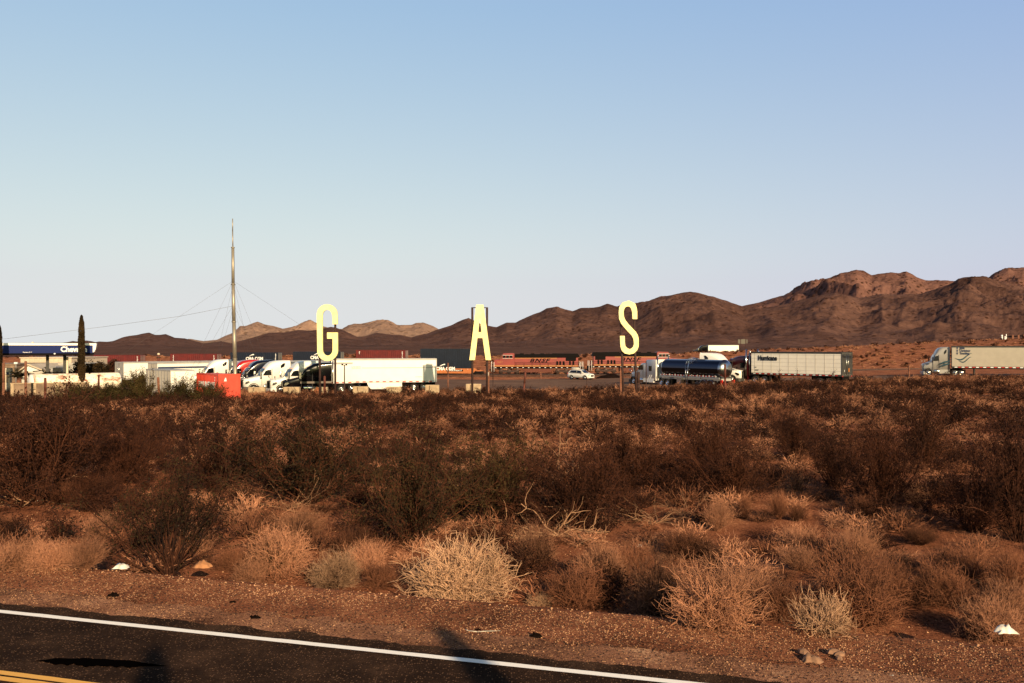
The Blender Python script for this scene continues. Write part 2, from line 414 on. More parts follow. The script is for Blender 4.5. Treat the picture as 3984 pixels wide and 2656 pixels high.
L1 = [(-900, 1335), (0, 1334), (240, 1333)] + [s for s in SK_FULL if 260 <= s[0] <= 680] + [(720, 1316), (790, 1335), (859, 1327), (900, 1334), (950, 1322), (1000, 1308), (1046, 1295), (1100, 1294), (1160, 1283), (1200, 1286), (1240, 1283), (1262, 1277), (1287, 1272), (1310, 1275), (1340, 1286), (1390, 1310), (1420, 1308), (1466, 1294), (1510, 1300), (1560, 1303), (1600, 1312), (1630, 1303), (1665, 1296), (1700, 1282), (1717, 1277), (1757, 1264), (1800, 1243), (1823, 1236), (1838, 1244), (1872, 1262), (1901, 1267), (1932, 1272), (1970, 1254), (2007, 1255), (2019, 1247), (2073, 1223), (2102, 1213), (2125, 1199), (2165, 1192), (2196, 1203), (2228, 1210), (2257, 1199), (2329, 1195), (2361, 1187), (2401, 1197), (2478, 1182), (2516, 1175), (2573, 1156), (2630, 1142), (2685, 1134), (2711, 1138), (2745, 1147), (2774, 1152), (2830, 1172), (2894, 1193), (2950, 1200), (3020, 1190), (3100, 1170), (3180, 1150), (3248, 1140), (3300, 1152), (3350, 1163), (3434, 1145), (3500, 1150), (3570, 1148), (3640, 1128), (3696, 1104), (3729, 1084), (3780, 1076), (3839, 1082), (3870, 1090), (3984, 1120), (4200, 1110), (4600, 1090), (5200, 1150)]
L2 = [(500, 1345), (700, 1330)] + [(p, y) for p, y in SK_FULL if p >= 734] + [(2100, 1330), (2300, 1345)]
L3 = [(2600, 1300), (2800, 1215), (2894, 1189), (2953, 1175), (3054, 1147), (3110, 1122), (3156, 1098), (3231, 1080), (3290, 1062), (3333, 1050), (3360, 1056), (3392, 1071), (3451, 1059), (3500, 1060), (3527, 1056), (3561, 1075), (3603, 1091), (3653, 1095), (3696, 1093), (3760, 1095), (3839, 1085), (3880, 1062), (3923, 1041), (3984, 1045), (4100, 1060), (4400, 1020), (4800, 1060), (5400, 1180)]
def hills(name, tab, D0, D1, foot, seed, amp, fu, power, material, p0, p1, nu, nd, back=.35):
    tx = np.array([a for a, b in tab], float); ty = np.array([b for a, b in tab], float)
    us = np.linspace(p0, p1, nu); hy = np.interp(us, tx, ty)
    hr = -(hy - HY) / F * D1
    V = np.empty((nd, nu, 3)); nb = int(nd * .8)
    for j in range(nd):
        for i in range(nu):
            u = us[i]; sx = (u - CX) / F
            if j <= nb:
                t = j / nb; D = lerp(D0, D1, t)
                w = t ** power
                x = sx * D
                # spurs that run downhill: stretched along the slope
                q = sx * fu + .35 * noise.noise((sx * fu * .7, t * 2.0, seed + 3))
                sp = 1 - 2 * abs(noise.noise((q, t * 1.3, seed)))
                env = (t * (1 - t) * 4) ** .8 * (.25 + t)
                hh = max(hr[i] - foot, 5)
                wl_ = D1 * .17; qx, qy = (x + .35 * D) / wl_, (D - .15 * x) / wl_ * .8
                r1 = 1 - 2 * abs(noise.noise((qx, qy, seed))); r2 = 1 - 2 * abs(noise.noise((qx * 2.3, qy * 2.3, seed + 4))); r3 = 1 - 2 * abs(noise.noise((qx * 5.1, qy * 5.1, seed + 8)))
                sp3 = noise.fractal((qx * 11, qy * 11, seed + 2), .8, 2.1, 6)
                big = .62 * (r1 - .45) + .26 * (r2 - .4) * (.4 + max(0, r1)) + .16 * (r3 - .4) + .12 * sp3 + .22 * (sp - .5)
                z = lerp(foot, hr[i], w) + hh * amp * env * big * 1.25 + hh * .012 * t * sp3
                z += .9 * noise.noise((x * .02, D * .01, 0)) * (1 - t)
                if t < .02: z = lerp(foot - 6, z, t / .02)
            else:
                t = (j - nb) / (nd - 1 - nb); D = lerp(D1, D1 * (1 + back), t); x = sx * D
                z = lerp(hr[i], foot, t)
            V[j, i] = (x, D, ZC + z)
    idx = np.arange(nd * nu).reshape(nd, nu)
    Fc = np.stack([idx[:-1, :-1], idx[:-1, 1:], idx[1:, 1:], idx[1:, :-1]], -1).reshape(-1, 4)
    return struct(link(name, mesh_np(name, V.reshape(-1, 3), Fc, True), material))
hm1 = earth_mat('brown_hill', [(.058, .030, .024), (.122, .064, .051), (.190, .102, .079)], .004, .05, .9, 9, fbscale=.04, speck=(.09, .30, .62, (.06, .028, .02)))
hm2 = earth_mat('tan_hill', [(.25, .155, .115), (.40, .26, .19)], .003, .03, .8, 14, fbscale=.02, speck=(.04, .35, .70, (.17, .10, .065)))
hm3 = earth_mat('red_brown_mountain', [(.085, .042, .034), (.24, .122, .098)], .003, .03, .9, 16, fbscale=.018, speck=(.05, .35, .70, (.06, .028, .018)))
hills('hills', L1, 850, 2500, -2.0, 11.3, .34, 20, 1.75, hm1, -900, 5200, 1150, 190)
hills('far_hills', L2, 3200, 4200, 5, 23.1, .5, 30, 1.2, hm2, 500, 2300, 620, 110)
hills('mountains', L3, 3300, 4800, 0, 31.7, .40, 26, 1.25, hm3, 2600, 5400, 800, 130)

# ------------------------------------------------------------------ sky, sun, camera
ELEV = 19.5; DV = Vector((-.375 * math.cos(R(ELEV)), .927 * math.cos(R(ELEV)), -math.sin(R(ELEV)))).normalized()
wd = bpy.data.worlds.new('World'); SC.world = wd; wd.use_nodes = True; nt = wd.node_tree; N = nt.nodes; L = nt.links
bg = N['Background']; sky = N.new('ShaderNodeTexSky'); sky.sky_type = 'NISHITA'; sky.sun_disc = False
sky.sun_elevation = R(ELEV); sky.sun_rotation = math.atan2(-DV.x, -DV.y)
sky.air_density = 1.0; sky.dust_density = 3.0; sky.ozone_density = 1.6; sky.altitude = 600
hs = N.new('ShaderNodeHueSaturation'); hs.inputs['Saturation'].default_value = .72; L.new(sky.outputs[0], hs.inputs['Color'])
sp_ = N.new('ShaderNodeSeparateColor'); cb_ = N.new('ShaderNodeCombineColor'); L.new(hs.outputs[0], sp_.inputs[0])
for ch, (pw, kk) in enumerate(((.6, 1.17), (.6, 1.47), (.1, 3.46))):
    p_ = N.new('ShaderNodeMath'); p_.operation = 'POWER'; p_.inputs[1].default_value = pw; q_ = N.new('ShaderNodeMath'); q_.operation = 'MULTIPLY'; q_.inputs[1].default_value = kk
    L.new(sp_.outputs[ch], p_.inputs[0]); L.new(p_.outputs[0], q_.inputs[0]); L.new(q_.outputs[0], cb_.inputs[ch])
tcw = N.new('ShaderNodeTexCoord'); sx_ = N.new('ShaderNodeSeparateXYZ'); L.new(tcw.outputs['Generated'], sx_.inputs[0])
mxz = N.new('ShaderNodeMath'); mxz.operation = 'MAXIMUM'; mxz.inputs[1].default_value = .075; L.new(sx_.outputs[2], mxz.inputs[0])
cx__ = N.new('ShaderNodeCombineXYZ'); L.new(sx_.outputs[0], cx__.inputs[0]); L.new(sx_.outputs[1], cx__.inputs[1]); L.new(mxz.outputs[0], cx__.inputs[2])
vn = N.new('ShaderNodeVectorMath'); vn.operation = 'NORMALIZE'; L.new(cx__.outputs[0], vn.inputs[0]); L.new(vn.outputs[0], sky.inputs['Vector'])
rz_ = N.new('ShaderNodeMapRange'); rz_.inputs['From Min'].default_value = .37; rz_.inputs['From Max'].default_value = .05; rz_.inputs['To Min'].default_value = 1; rz_.inputs['To Max'].default_value = 1.36
rm_ = N.new('ShaderNodeMath'); rm_.operation = 'MULTIPLY'; L.new(sx_.outputs[2], rz_.inputs['Value']); L.new(rz_.outputs[0], rm_.inputs[1]); L.new(cb_.inputs[0].links[0].from_socket, rm_.inputs[0]); L.new(rm_.outputs[0], cb_.inputs[0])
# upper sky out of view, darkened toward the zenith to cut ambient light
mr = N.new('ShaderNodeMapRange'); mr.inputs['From Min'].default_value = .40; mr.inputs['From Max'].default_value = .78; mr.inputs['To Min'].default_value = 1; mr.inputs['To Max'].default_value = .16; mr.interpolation_type = 'SMOOTHSTEP'
L.new(sx_.outputs[2], mr.inputs['Value']); mz = N.new('ShaderNodeMix'); mz.data_type = 'RGBA'; mz.blend_type = 'MULTIPLY'; mz.inputs[0].default_value = 1
L.new(cb_.outputs[0], mz.inputs[6]); L.new(mr.outputs[0], mz.inputs[7]); L.new(mz.outputs[2], bg.inputs['Color']); bg.inputs['Strength'].default_value = SKY_STR = .110
sl = bpy.data.lights.new('sun', 'SUN'); sl.energy = 5.0; sl.angle = R(.5); sl.color = (1.0, .74, .46)
so = bpy.data.objects.new('sun', sl); COL.objects.link(so); so.rotation_euler = DV.to_track_quat('-Z', 'Y').to_euler(); so.location = (30, -40, 60)
cam = bpy.data.cameras.new('camera'); co = bpy.data.objects.new('camera', cam); COL.objects.link(co); SC.camera = co
co.location = (0, 0, ZC); co.rotation_euler = (R(90), 0, 0); cam.sensor_width = 36; cam.lens = F / 3984 * 36; cam.shift_y = 20 / 3984
cam.clip_end = 20000; cam.clip_start = .1
SC.view_settings.view_transform = 'Standard'; SC.view_settings.look = 'None'; SC.view_settings.gamma = 1; SC.view_settings.exposure = .75
SC.render.engine = 'CYCLES'; SC.cycles.max_bounces = 5; SC.cycles.diffuse_bounces = 2; SC.cycles.transparent_max_bounces = 8
# ------------------------------------------------------------------ vehicles
def hd(a, b): return math.atan2(b.y - a.y, b.x - a.x)
def wheel(parent, x, y, z, r=.51, w=.28, dual=False, rz=0.0, loc=(0, 0, 0), rimm='chrome'):
    side = -1 if y < 0 else 1; W2 = w * (2.2 if dual else 1); yo = y; yi = y - side * W2
    Mx = Matrix.Rotation(rz, 3, 'Z'); L0 = Vector(loc)
    def T(p): return Mx @ Vector(p) + L0
    ax = Mx @ Vector((0, side, 0)); c = T((x, yi, z))
    t = MB().lathe((0, 0, 0), ax, [(.0, .0), (r * .93, .0), (r, w * .15), (r, W2 - w * .15), (r * .93, W2), (r * .62, W2), (r * .58, W2 - .05)], 20)
    o = t.build('wheel', M['rubber'], parent); o.location = c
    q = MB().lathe((0, 0, 0), ax, [(r * .585, W2 - .03), (r * .55, W2 - .01), (r * .5, W2 - .09), (r * .3, W2 - (.12 if dual else .02)), (r * .22, W2 + (.02 if dual else .06)), (0.0, W2 + (.02 if dual else .06))], 16)
    q.build('rim', M[rimm], o)
    return o

def tractor(root, loc, rz, paint='white', style='sleeper', stripe=None, sticker=True, grille='blackm', low='dgrey', sx=1.0):
    """highway tractor, nose toward +x, front bumper at x=0"""
    def put(mb, name, m, parent=root, bevel=0.0):
        if sx != 1: mb.v = [(x * sx, y, z) for x, y, z in mb.v]
        return mb.build(name, M[m], parent, bevel, loc, rz)
    P = M[paint]; H = 3.95 if style == 'sleeper' else 3.55
    if style == 'long': H = 3.75
    secs = [(-.02, .55, .50, .80, 1.55, .2), (-.10, .72, .68, .62, 1.66, .22), (-.35, .98, .86, .58, 1.74, .26), (-1.0, 1.12, 1.0, .80, 1.84, .28), (-1.75, 1.16, 1.12, .85, 2.0, .25), (-2.0, 1.2, 1.12, .62, 2.06, .2)]
    cab = [(-2.0, 1.2, 1.12, .62, 2.08, .15), (-2.35, 1.22, 1.10, .55, 2.55, .2), (-2.7, 1.22, 1.08, .55, 2.98, .25)]
    if style == 'day': cab += [(-2.9, 1.22, 1.1, .55, 3.05, .2), (-3.9, 1.22, 1.12, .55, 3.1, .2), (-4.0, 1.2, 1.12, .55, 3.55, .25), (-6.2, 1.2, 1.15, .7, 3.62, .2)]
    else: cab += [(-2.85, 1.22, 1.1, .55, 3.22, .45), (-3.15, 1.22, 1.12, .55, H - .38, .55), (-3.6, 1.22, 1.15, .55, H - .12, .5), (-4.3, 1.22, 1.18, .55, H, .4), (-5.2, 1.22, 1.2, .55, H + .03, .3), (-5.75, 1.22, 1.22, .55, H + .03, .25)]
    body = put(MB().loft(secs).loft(cab, k=5), 'cab_body', paint)
    L_end = cab[-1][0]
    # glass
    ws = MB().raw([(-2.02, -.98, 2.12), (-2.02, .98, 2.12), (-2.62, .92, 2.92), (-2.62, -.92, 2.92), (-1.93, 0, 2.14), (-2.55, 0, 2.95)], [(0, 4, 5, 3), (4, 1, 2, 5)], True)
    ws.v = [(x + .035, y, z + .03) for x, y, z in ws.v]; put(ws, 'windshield', 'glass')
    if sticker: put(MB().box((-2.2, .45, 2.42), (.015, .26, .24), ry=R(-37)), 'windshield_sticker', 'letw')
    for s in (-1, 1):
        q = MB().prism([(-2.28, 2.14), (-2.62, 2.72), (-2.95, 2.80), (-3.3, 2.80), (-3.34, 2.14)], s * 1.19, s * 1.235)
        put(q, 'side_window', 'glass')
        if style == 'sleeper': put(MB().prism([(-4.55, 3.0), (-4.5, 3.32), (-4.85, 3.62), (-5.1, 3.62), (-4.98, 3.2)], s * 1.17, s * 1.235), 'sleeper_window', 'glass')
        elif style == 'long': put(MB().prism([(-4.2, 2.3), (-4.2, 2.75), (-4.9, 2.75), (-4.9, 2.3)], s * 1.19, s * 1.235), 'sleeper_window', 'glass')
        else: put(MB().prism([(-4.7, 2.0), (-4.7, 2.7), (-5.3, 2.7), (-5.3, 2.0)], s * 1.17, s * 1.235), 'sleeper_window', 'glass')
        # door seams
        put(MB().b2(-3.44, -3.40, s * 1.19, s * 1.232, .75, 2.95).b2(-2.16, -2.13, s * 1.15, s * 1.226, .8, 2.1), 'door_gap', 'dgrey')
        hl = MB().prism([(-.16, 1.1), (-.22, 1.35), (-.62, 1.45), (-.72, 1.28), (-.35, 1.08)], s * .80, s * (1.0))
        put(hl, 'headlight', 'chrome')
        mr = put(MB().box((-1.95, s * 1.62, 2.25), (.2, .24, .75)), 'mirror', 'chrome' if paint in ('white', 'black') else 'black')
        put(MB().tube([(-2.1, s * 1.2, 2.6), (-1.95, s * 1.55, 2.55)], .03).tube([(-2.1, s * 1.2, 1.95), (-1.95, s * 1.55, 1.98)], .03), 'mirror_arm', 'blackm')
        hm = MB().cyl((-.55, s * .9, 1.7), (-.35, s * 1.15, 2.02), .025).box((-.35, s * 1.18, 2.06), (.1, .2, .22)); put(hm, 'hood_mirror', 'chrome')
        put(MB().b2(-5.7, -3.5, s * .85, s * 1.22, .42, .95), 'side_fairing', paint)
        put(MB().lathe((-2.35, s * 1.0, .72), (-1, 0, 0), [(0, 0), (.3, .02), (.32, .08), (.32, 1.0), (.3, 1.06), (0, 1.08)], 14), 'fuel_tank', 'chrome')
        wheel(root, -1.15 * sx, s * 1.2, .51, dual=False, rz=rz, loc=loc)
        put(MB().lathe((-1.15, s * .88, .53), (0, s, 0), [(.62, 0), (.64, .345), (.60, .35), (.58, .02)], 20), 'wheel_arch', 'blackm')
        fx = L_end - 1.15
        for k in (0, 1): wheel(root, (fx - k * 1.3) * sx, s * 1.22, .51, dual=True, rz=rz, loc=loc)
        put(MB().b2(fx - 2.15, fx - 2.11, s * .62, s * 1.24, .25, 1.0), 'mud_flap', 'blackm')
    put(MB().prism([(.05, .62), (.06, 1.5), (-.02, 1.62), (-.1, 1.6), (-.1, .62)], -.5, .5), 'grille', grille, bevel=.03)
    put(MB().box((.065, 0, 1.58), (.04, 1.06, .06)).box((.065, -.52, 1.08), (.04, .05, 1.0)).box((.065, .52, 1.08), (.04, .05, 1.0)), 'grille_surround', 'chrome')
    put(MB().loft([(.12, 1.0, .98, .30, .66, .08), (-.1, 1.2, 1.18, .28, .70, .08), (-.6, 1.22, 1.2, .3, .72, .06)], False), 'bumper', low if paint in ('white',) and style != 'long' else paint, bevel=.02)
    put(MB().box((.135, .1, .5), (.02, .32, .17)), 'number_plate', 'letw')
    fr = MB()
    for s in (-1, 1): fr.b2(L_end - 2.9, -1.5, s * .38, s * .48, .78, 1.05)
    fr.b2(L_end - 1.9, L_end - 1.0, -.45, .45, 1.05, 1.15); put(fr, 'chassis_frame', 'blackm')
    ml = MB()
    for y in (-.5, -.25, 0, .25, .5): ml.box((-2.72, y, 3.06), (.06, .09, .04))
    put(ml, 'marker_light', 'amber')
    if style in ('day', 'long', 'stack'):
        for s in (-1, 1): put(MB().cyl((L_end - .15, s * .95, 1.0), (L_end - .15, s * .95, 3.9), .085, n=10).cyl((L_end - .15, s * .95, 3.9), (L_end - .28, s * .95, 4.2), .085, n=10), 'exhaust_stack', 'chrome')
    if style == 'stack':
        for s in (-1, 1): put(MB().cyl((-3.95 - 1.7, s * 1.3, 1.0), (-5.65, s * 1.3, 4.45), .085, n=10), 'exhaust_stack', 'chrome')
    if stripe:
        for s in (-1, 1): put(MB().b2(-5.7, -2.0, s * 1.2, s * 1.238, 1.28, 1.52), 'side_stripe', stripe)
    return L_end

def trailer(root, A, B, w=2.55, zf=1.15, zt=4.1, paint='white', rail='grey', skirt=True, ribs=0, nose_gap=.0, stripes=(), door='offwhite', far_axles=True, quilt=False, refl=True):
    """box trailer from A (nose) to B (tail); A and B are the corners of the side facing the camera, on the ground"""
    d = Vector((B.x - A.x, B.y - A.y, 0)); L_ = d.length; d.normalize(); n = Vector((-d.y, d.x, 0))
    if n.y < 0: n = -n
    rz = math.atan2(d.y, d.x); z0 = (A.z + B.z) / 2
    flip = 1 if n.dot(Vector((-math.sin(rz), math.cos(rz), 0))) > 0 else -1
    loc = Vector((A.x, A.y, z0))
    def put(mb, name, m, bevel=0.0, parent=root):
        if flip < 0: mb.v = [(x, -y, z) for x, y, z in mb.v]
        if parent is root: return mb.build(name, M[m], parent, bevel, loc, rz)
        return mb.build(name, M[m], parent, bevel)
    box = put(MB().b2(0, L_, .02, w - .02, zf + .1, zt - .08), 'trailer_box', paint)
    put(MB().b2(0, L_, 0, w, zt - .2, zt).b2(-.01, L_ + .01, .0, w, zt - .02, zt + .01), 'roof_rail', rail)
    put(MB().b2(0, L_, 0, w, zf - .06, zf + .16), 'bottom_rail', rail)
    put(MB().b2(L_ - .02, L_ + .05, .0, .12, zf, zt).b2(L_ - .02, L_ + .05, w - .12, w, zf, zt).b2(L_ - .02, L_ + .05, .12, w - .12, zt - .18, zt).b2(L_ - .02, L_ + .05, .12, w - .12, zf - .05, zf + .12), 'rear_frame', rail)
    for k in (0, 1):
        a = .13 + k * (w / 2 - .12)
        dr = put(MB().b2(L_, L_ + .03, a, a + w / 2 - .15, zf + .14, zt - .2), 'door', door)
        put(MB().cyl((L_ + .06, a + (.95 if k == 0 else .2), zf + .1), (L_ + .06, a + (.95 if k == 0 else .2), zt - .15), .025, n=6), 'lock_rod', 'chrome', parent=dr)
    if refl:
        q = MB(); q2 = MB(); k = 0; x = .3
        while x < L_ - .5:
            (q if k % 2 else q2).b2(x, x + .34, -.012, -.002, zf + .0, zf + .10); x += .42; k += 1
        put(q, 'reflector_tape', 'redl'); put(q2, 'reflector_tape', 'letw')
    if quilt:
        q = MB(); x = .5
        while x < L_ - .3: q.b2(x, x + .03, .0, .019, zf + .16, zt - .2); x += 1.22
        for z in np.arange(zf + .55, zt - .3, .48): q.b2(0.02, L_ - .02, .004, .019, z, z + .02)
        put(q, 'panel_seam', 'offwhite')
    for (za, zb, m_) in stripes: put(MB().b2(.1, L_ - .1, -.01, .018, za, zb), 'stripe', m_)
    if ribs:
        q = MB(); x = ribs
        while x < L_ - .2: q.b2(x, x + .06, -.02, .02, zf + .16, zt - .2); x += ribs
        put(q, 'rib', 'offwhite')
    und = MB().b2(L_ - 4.2, L_ - .1, .6, w - .6, .75, zf - .06).b2(L_ - .25, L_ - .12, .1, w - .1, .5, .62).b2(L_ - .22, L_ - .12, .5, .6, .55, zf).b2(L_ - .22, L_ - .12, w - .6, w - .5, .55, zf)
    und.b2(.3, L_ - .3, .4, w - .4, zf - .16, zf - .04); put(und, 'underframe', 'blackm')
    lg = MB().b2(2.6, 2.75, .25, .4, .1, zf).b2(2.6, 2.75, w - .4, w - .25, .1, zf).b2(2.5, 2.85, .2, .45, .05, .12).b2(2.5, 2.85, w - .45, w - .2, .05, .12); put(lg, 'landing_gear', 'dgrey')
    if skirt: put(MB().prism([(4.6, zf - .05), (L_ - 4.4, zf - .05), (L_ - 4.4, .55), (L_ - 4.8, .32), (5.1, .32), (4.75, .7)], .03, .07), 'side_skirt', paint)
    for ax in (L_ - 1.6, L_ - 2.9):
        for yy in (0.0, w):
            yv = (-(w / 2) if yy == 0 else w / 2)
            c = Vector((ax, (w / 2) * flip, 0)); c = Matrix.Rotation(rz, 3, 'Z') @ c + loc
            wheel(root, 0, yv, .5, r=.5, dual=True, rz=rz, loc=c)
    put(MB().b2(L_ - .6, L_ - .56, .05, .65, .2, .95).b2(L_ - .6, L_ - .56, w - .65, w - .05, .2, .95), 'mud_flap', 'blackm')
    return dict(put=put, rz=rz, loc=loc, L=L_, w=w, zf=zf, zt=zt, d=d, n=n, flip=flip, box=box)
def letters(tr, txt, xl, z, wd_, ht, m='letk', bold=.02, shear=0.0, parent=None, line=1.0, spacing=1.0, name='lettering'):
    """lettering on the camera side; xl: distance from the screen-left end of that side"""
    me = text_mesh(txt, wd_, ht, .02, bold, shear, spacing, line)
    o = link(name, me, M[m], parent)
    d = tr['d']
    if d.x >= 0: base = Vector(tr['loc']) + d * xl; rz = math.atan2(d.y, d.x)
    else: base = Vector(tr['loc']) + d * (tr['L'] - xl); rz = math.atan2(-d.y, -d.x)
    o.location = base + Vector((0, 0, z)) - tr['n'] * .012; o.rotation_euler = (0, 0, rz); return o

def semi_at(label, group, front_px, D, th, paint, style='sleeper', tr=None, name='semi_truck', zoff=0, **kw):
    """th: heading, degrees toward the camera from screen-left"""
    p = gp(front_px, D); p.z += .03 + zoff
    root = thing(name, label, 'truck', p, 0, group); rz = PI + R(th)
    Le = tractor(root, Vector((0, 0, 0)), rz, paint, style, **kw)
    return root, p, rz, Le
def box_behind(root, p, rz, Le, L_=14.8, **kw):
    fw = Vector((math.cos(rz), math.sin(rz), 0)); rt = Vector((fw.y, -fw.x, 0))
    if rt.y > 0: rt = -rt
    A = fw * (Le - .75) + rt * 1.27; B = fw * (Le - .75 - L_) + rt * 1.27
    return trailer(root, A, B, **kw)

G1 = 'semi trucks parked in a row behind the letter G'
rows_ = [('white aerodynamic semi truck farthest left in the row, half hidden by the red container', 727, 117.5, 'white', {}),
         ('bright red semi truck between the first white cab and the navy cab', 832, 114.2, 'redp', {}),
         ('dark navy semi truck between the red cab and the white day-lit cab', 884, 110.9, 'navy', {}),
         ('white semi truck with black grille standing just right of the ground level red container', 942, 107.2, 'white', {}),
         ('white semi truck with slim headlights beside the black truck', 1046, 103.5, 'white', dict(low='white'))]
for lb, px, D, pt, kw in rows_:
    r_, p, rz, Le = semi_at(lb, G1, px, D, 31 if px < 1000 else 33, pt, 'sleeper', **kw)
    box_behind(r_, p, rz, Le, 14.0, paint='white', skirt=False, zt=3.72)

# black long-nose truck with white trailer
r_, p, rz, Le = semi_at('black long-nose semi truck pulling a long white trailer below the letter G', None, 1098, 103.0, 20, 'black', 'long', stripe='dimstripe', grille='dgrey')
A = gp(1284, 107.5) - p; B = gp(1698, 110.0) - p; A.z = B.z = 0
tr = trailer(r_, A, B, zt=4.2, zf=1.2, rail='grey')
xs = lambda px: (px - 1284) / (1698 - 1284) * tr['L']
letters(tr, 'FLEENOR BROS', xs(1353), 2.90, 1.55, .36, 'lettan', .0, parent=r_)
tr['put'](MB().b2(xs(1300), xs(1346), -.012, .0, 3.0, 3.035).b2(xs(1406), xs(1695), -.012, .0, 3.0, 3.035), 'panel_seam', 'blackm')
letters(tr, 'AIR RIDE EQUIPPED', xs(1614), 1.82, .85, .06, 'letk', .0, parent=r_)
for q in range(9): tr['put'](MB().b2(-1.6, -1.5, .25, .9, 2.2 + q * .17, 2.26 + q * .17), 'vent_slat', 'chrome')

# tanker truck (drives away to the left)
Af = gp(2470, 124.0); Ar = gp(2832, 107.5); rz = math.atan2(Af.y - Ar.y, Af.x - Ar.x)
r_ = thing('tanker_truck', 'silver polished tanker truck with white tractor seen from its rear right of the letter S', 'tanker truck', (Af.x, Af.y, Af.z))
tractor(r_, Vector((0, 0, 0)), rz, 'white', 'day', grille='chrome')
dv = Vector((Ar.x - Af.x, Ar.y - Af.y, 0)); LT = dv.length; dv.normalize()
def tput(mb, name, m, parent=r_, bevel=0): return mb.build(name, M[m], parent, bevel, (0, 0, 0), rz + PI) if parent is r_ else mb.build(name, M[m], parent, bevel)
x0, x1 = 6.6, LT; zc, ra = 2.55, 1.17
tk = tput(MB().lathe((x0, 0, zc + .0), (1, 0, 0), [(0, -.02), (.5, .05), (.9, .28), (ra, .75), (ra, .8), (ra, x1 - x0 - .55)], 40), 'tank', 'tanksteel')
tput(MB().lathe((x1 - .55, 0, zc), (1, 0, 0), [(ra + .02, -.04), (ra + .03, .0), (ra, .06), (ra * .85, .3), (ra * .5, .48), (0, .55)], 40), 'tank_end', 'steel')
tput(MB().lathe((x0 + .75, 0, zc), (1, 0, 0), [(ra + .015, 0), (ra + .015, .08)], 40).lathe(((x0 + x1) / 2, 0, zc), (1, 0, 0), [(ra + .015, 0), (ra + .015, .08)], 40), 'tank_band', 'chrome')
fr = MB().b2(x0 + .4, x1 - .3, -.8, .8, 1.05, 1.35).b2(x0 + .4, x1 - .3, -1.2, -1.1, 1.3, 1.5).b2(x0 + .4, x1 - .3, 1.1, 1.2, 1.3, 1.5)
for x in np.arange(x0 + 1.2, x1 - .5, 1.1): fr.prism([(x, 1.3), (x + .3, 1.3), (x + .15, 1.75)], -1.15, -1.05)
tput(fr, 'underframe', 'grey')
q1 = MB(); q2 = MB(); k = 0
for x in np.arange(x0 + .6, x1 - .9, .3):
    (q1 if k % 2 else q2).b2(x, x + .2, -1.24, -1.2, 1.55, 1.66).b2(x, x + .2, 1.2, 1.24, 1.55, 1.66); k += 1
tput(q1, 'reflector_tape', 'redl'); tput(q2, 'reflector_tape', 'letw')
for s in (-1, 1):
    for ax in (x1 - 2.0, x1 - 3.25): wheel(r_, ax, s * 1.22, .5, r=.5, dual=True, rz=rz + PI, loc=(0, 0, 0))
    tput(MB().lathe((x1 - 2.0, s * .65, .55), (0, s, 0), [(.62, 0), (.64, .56), (.6, .56)], 20).lathe((x1 - 3.25, s * .65, .55), (0, s, 0), [(.62, 0), (.64, .56), (.6, .56)], 20), 'mudguard', 'steel')
    tput(MB().b2(x0 + 4.0, x0 + 4.9, s * .7, s * 1.2, .45, 1.25), 'equipment_box', 'chrome')
lx = (x0 + x1) / 2 - .35
ld = MB()
for dx in (0, .42): ld.tube([(lx + dx, -1.26, .5), (lx + dx, -1.26, 3.0), (lx + dx, -.85, 3.75), (lx + dx, -.1, 4.0)], .03)
for z in np.arange(.6, 3.0, .35): ld.tube([(lx, -1.26, z), (lx + .42, -1.26, z)], .02)
ld.tube([(lx + .5, -.8, 3.7), (lx + 1.1, -.7, 4.0), (lx + 1.5, -.8, 3.75), (lx + .9, -1.0, 3.3), (lx + .5, -.8, 3.7)], .03)
tput(ld, 'ladder', 'chrome')
tput(MB().lathe((lx + .6, 0, zc + ra - .05), (0, 0, 1), [(.35, 0), (.35, .2), (0, .22)], 14).b2(lx + .2, lx + 2.6, -.35, .35, zc + ra, zc + ra + .06), 'hatch', 'chrome')
tput(MB().b2(x1 - .4, x1 + .15, -1.25, 1.25, .62, .72).b2(x1 - .2, x1 + .1, -1.1, -.9, .6, 1.2).b2(x1 - .2, x1 + .1, .9, 1.1, .6, 1.2), 'rear_bumper', 'redl')
tput(MB().b2(x1 - .1, x1 - .06, -1.1, -.6, .15, .7).b2(x1 - .1, x1 - .06, .6, 1.1, .15, .7), 'mud_flap', 'letw')
tput(MB().box((x0 - 1.6, -1.05, .95), (.12, .35, 1.1), ry=R(35)).box((x0 - 2.0, -1.05, .95), (.12, .35, 1.1), ry=R(35)), 'mud_flap_hanger', 'letw')

# white cab facing the camera, right of the tanker
p = gp(2893, 111.5); r_ = thing('semi_truck', 'white semi truck facing right and toward the camera behind the tanker', 'truck', p)
Le = tractor(r_, Vector((0, 0, 0)), R(-42), 'white', 'sleeper', grille='dgrey', low='dgrey')

# maroon truck with trailer lettered Hurricane
Bt = gp(3273, 101.0); At = gp(2923, 110.5); dr_ = (At - Bt); dr_.z = 0; dr_.normalize(); rz = math.atan2(dr_.y, dr_.x)
p = At + dr_ * 7.2 + Vector((-dr_.y, dr_.x, 0)) * (1.27 if (-dr_.y, dr_.x)[1] > 0 else -1.27); 
nn = Vector((-dr_.y, dr_.x, 0)); nn = nn if nn.y > 0 else -nn; p = At + dr_ * 6.4 + nn * 1.27
r_ = thing('semi_truck', 'maroon semi truck with a cream trailer carrying one black word and dark rear doors', 'truck', p)
tractor(r_, Vector((0, 0, 0)), rz, 'maroon', 'stack')
a = At - p; b = Bt - p; a.z = b.z = 0
tr = trailer(r_, a, b, zt=4.12, zf=1.28, paint='cream2', rail='dgrey', door='dgrey', skirt=False, quilt=True)
xs = lambda px: (px - 2923) / (3273 - 2923) * tr['L'] * 1.0
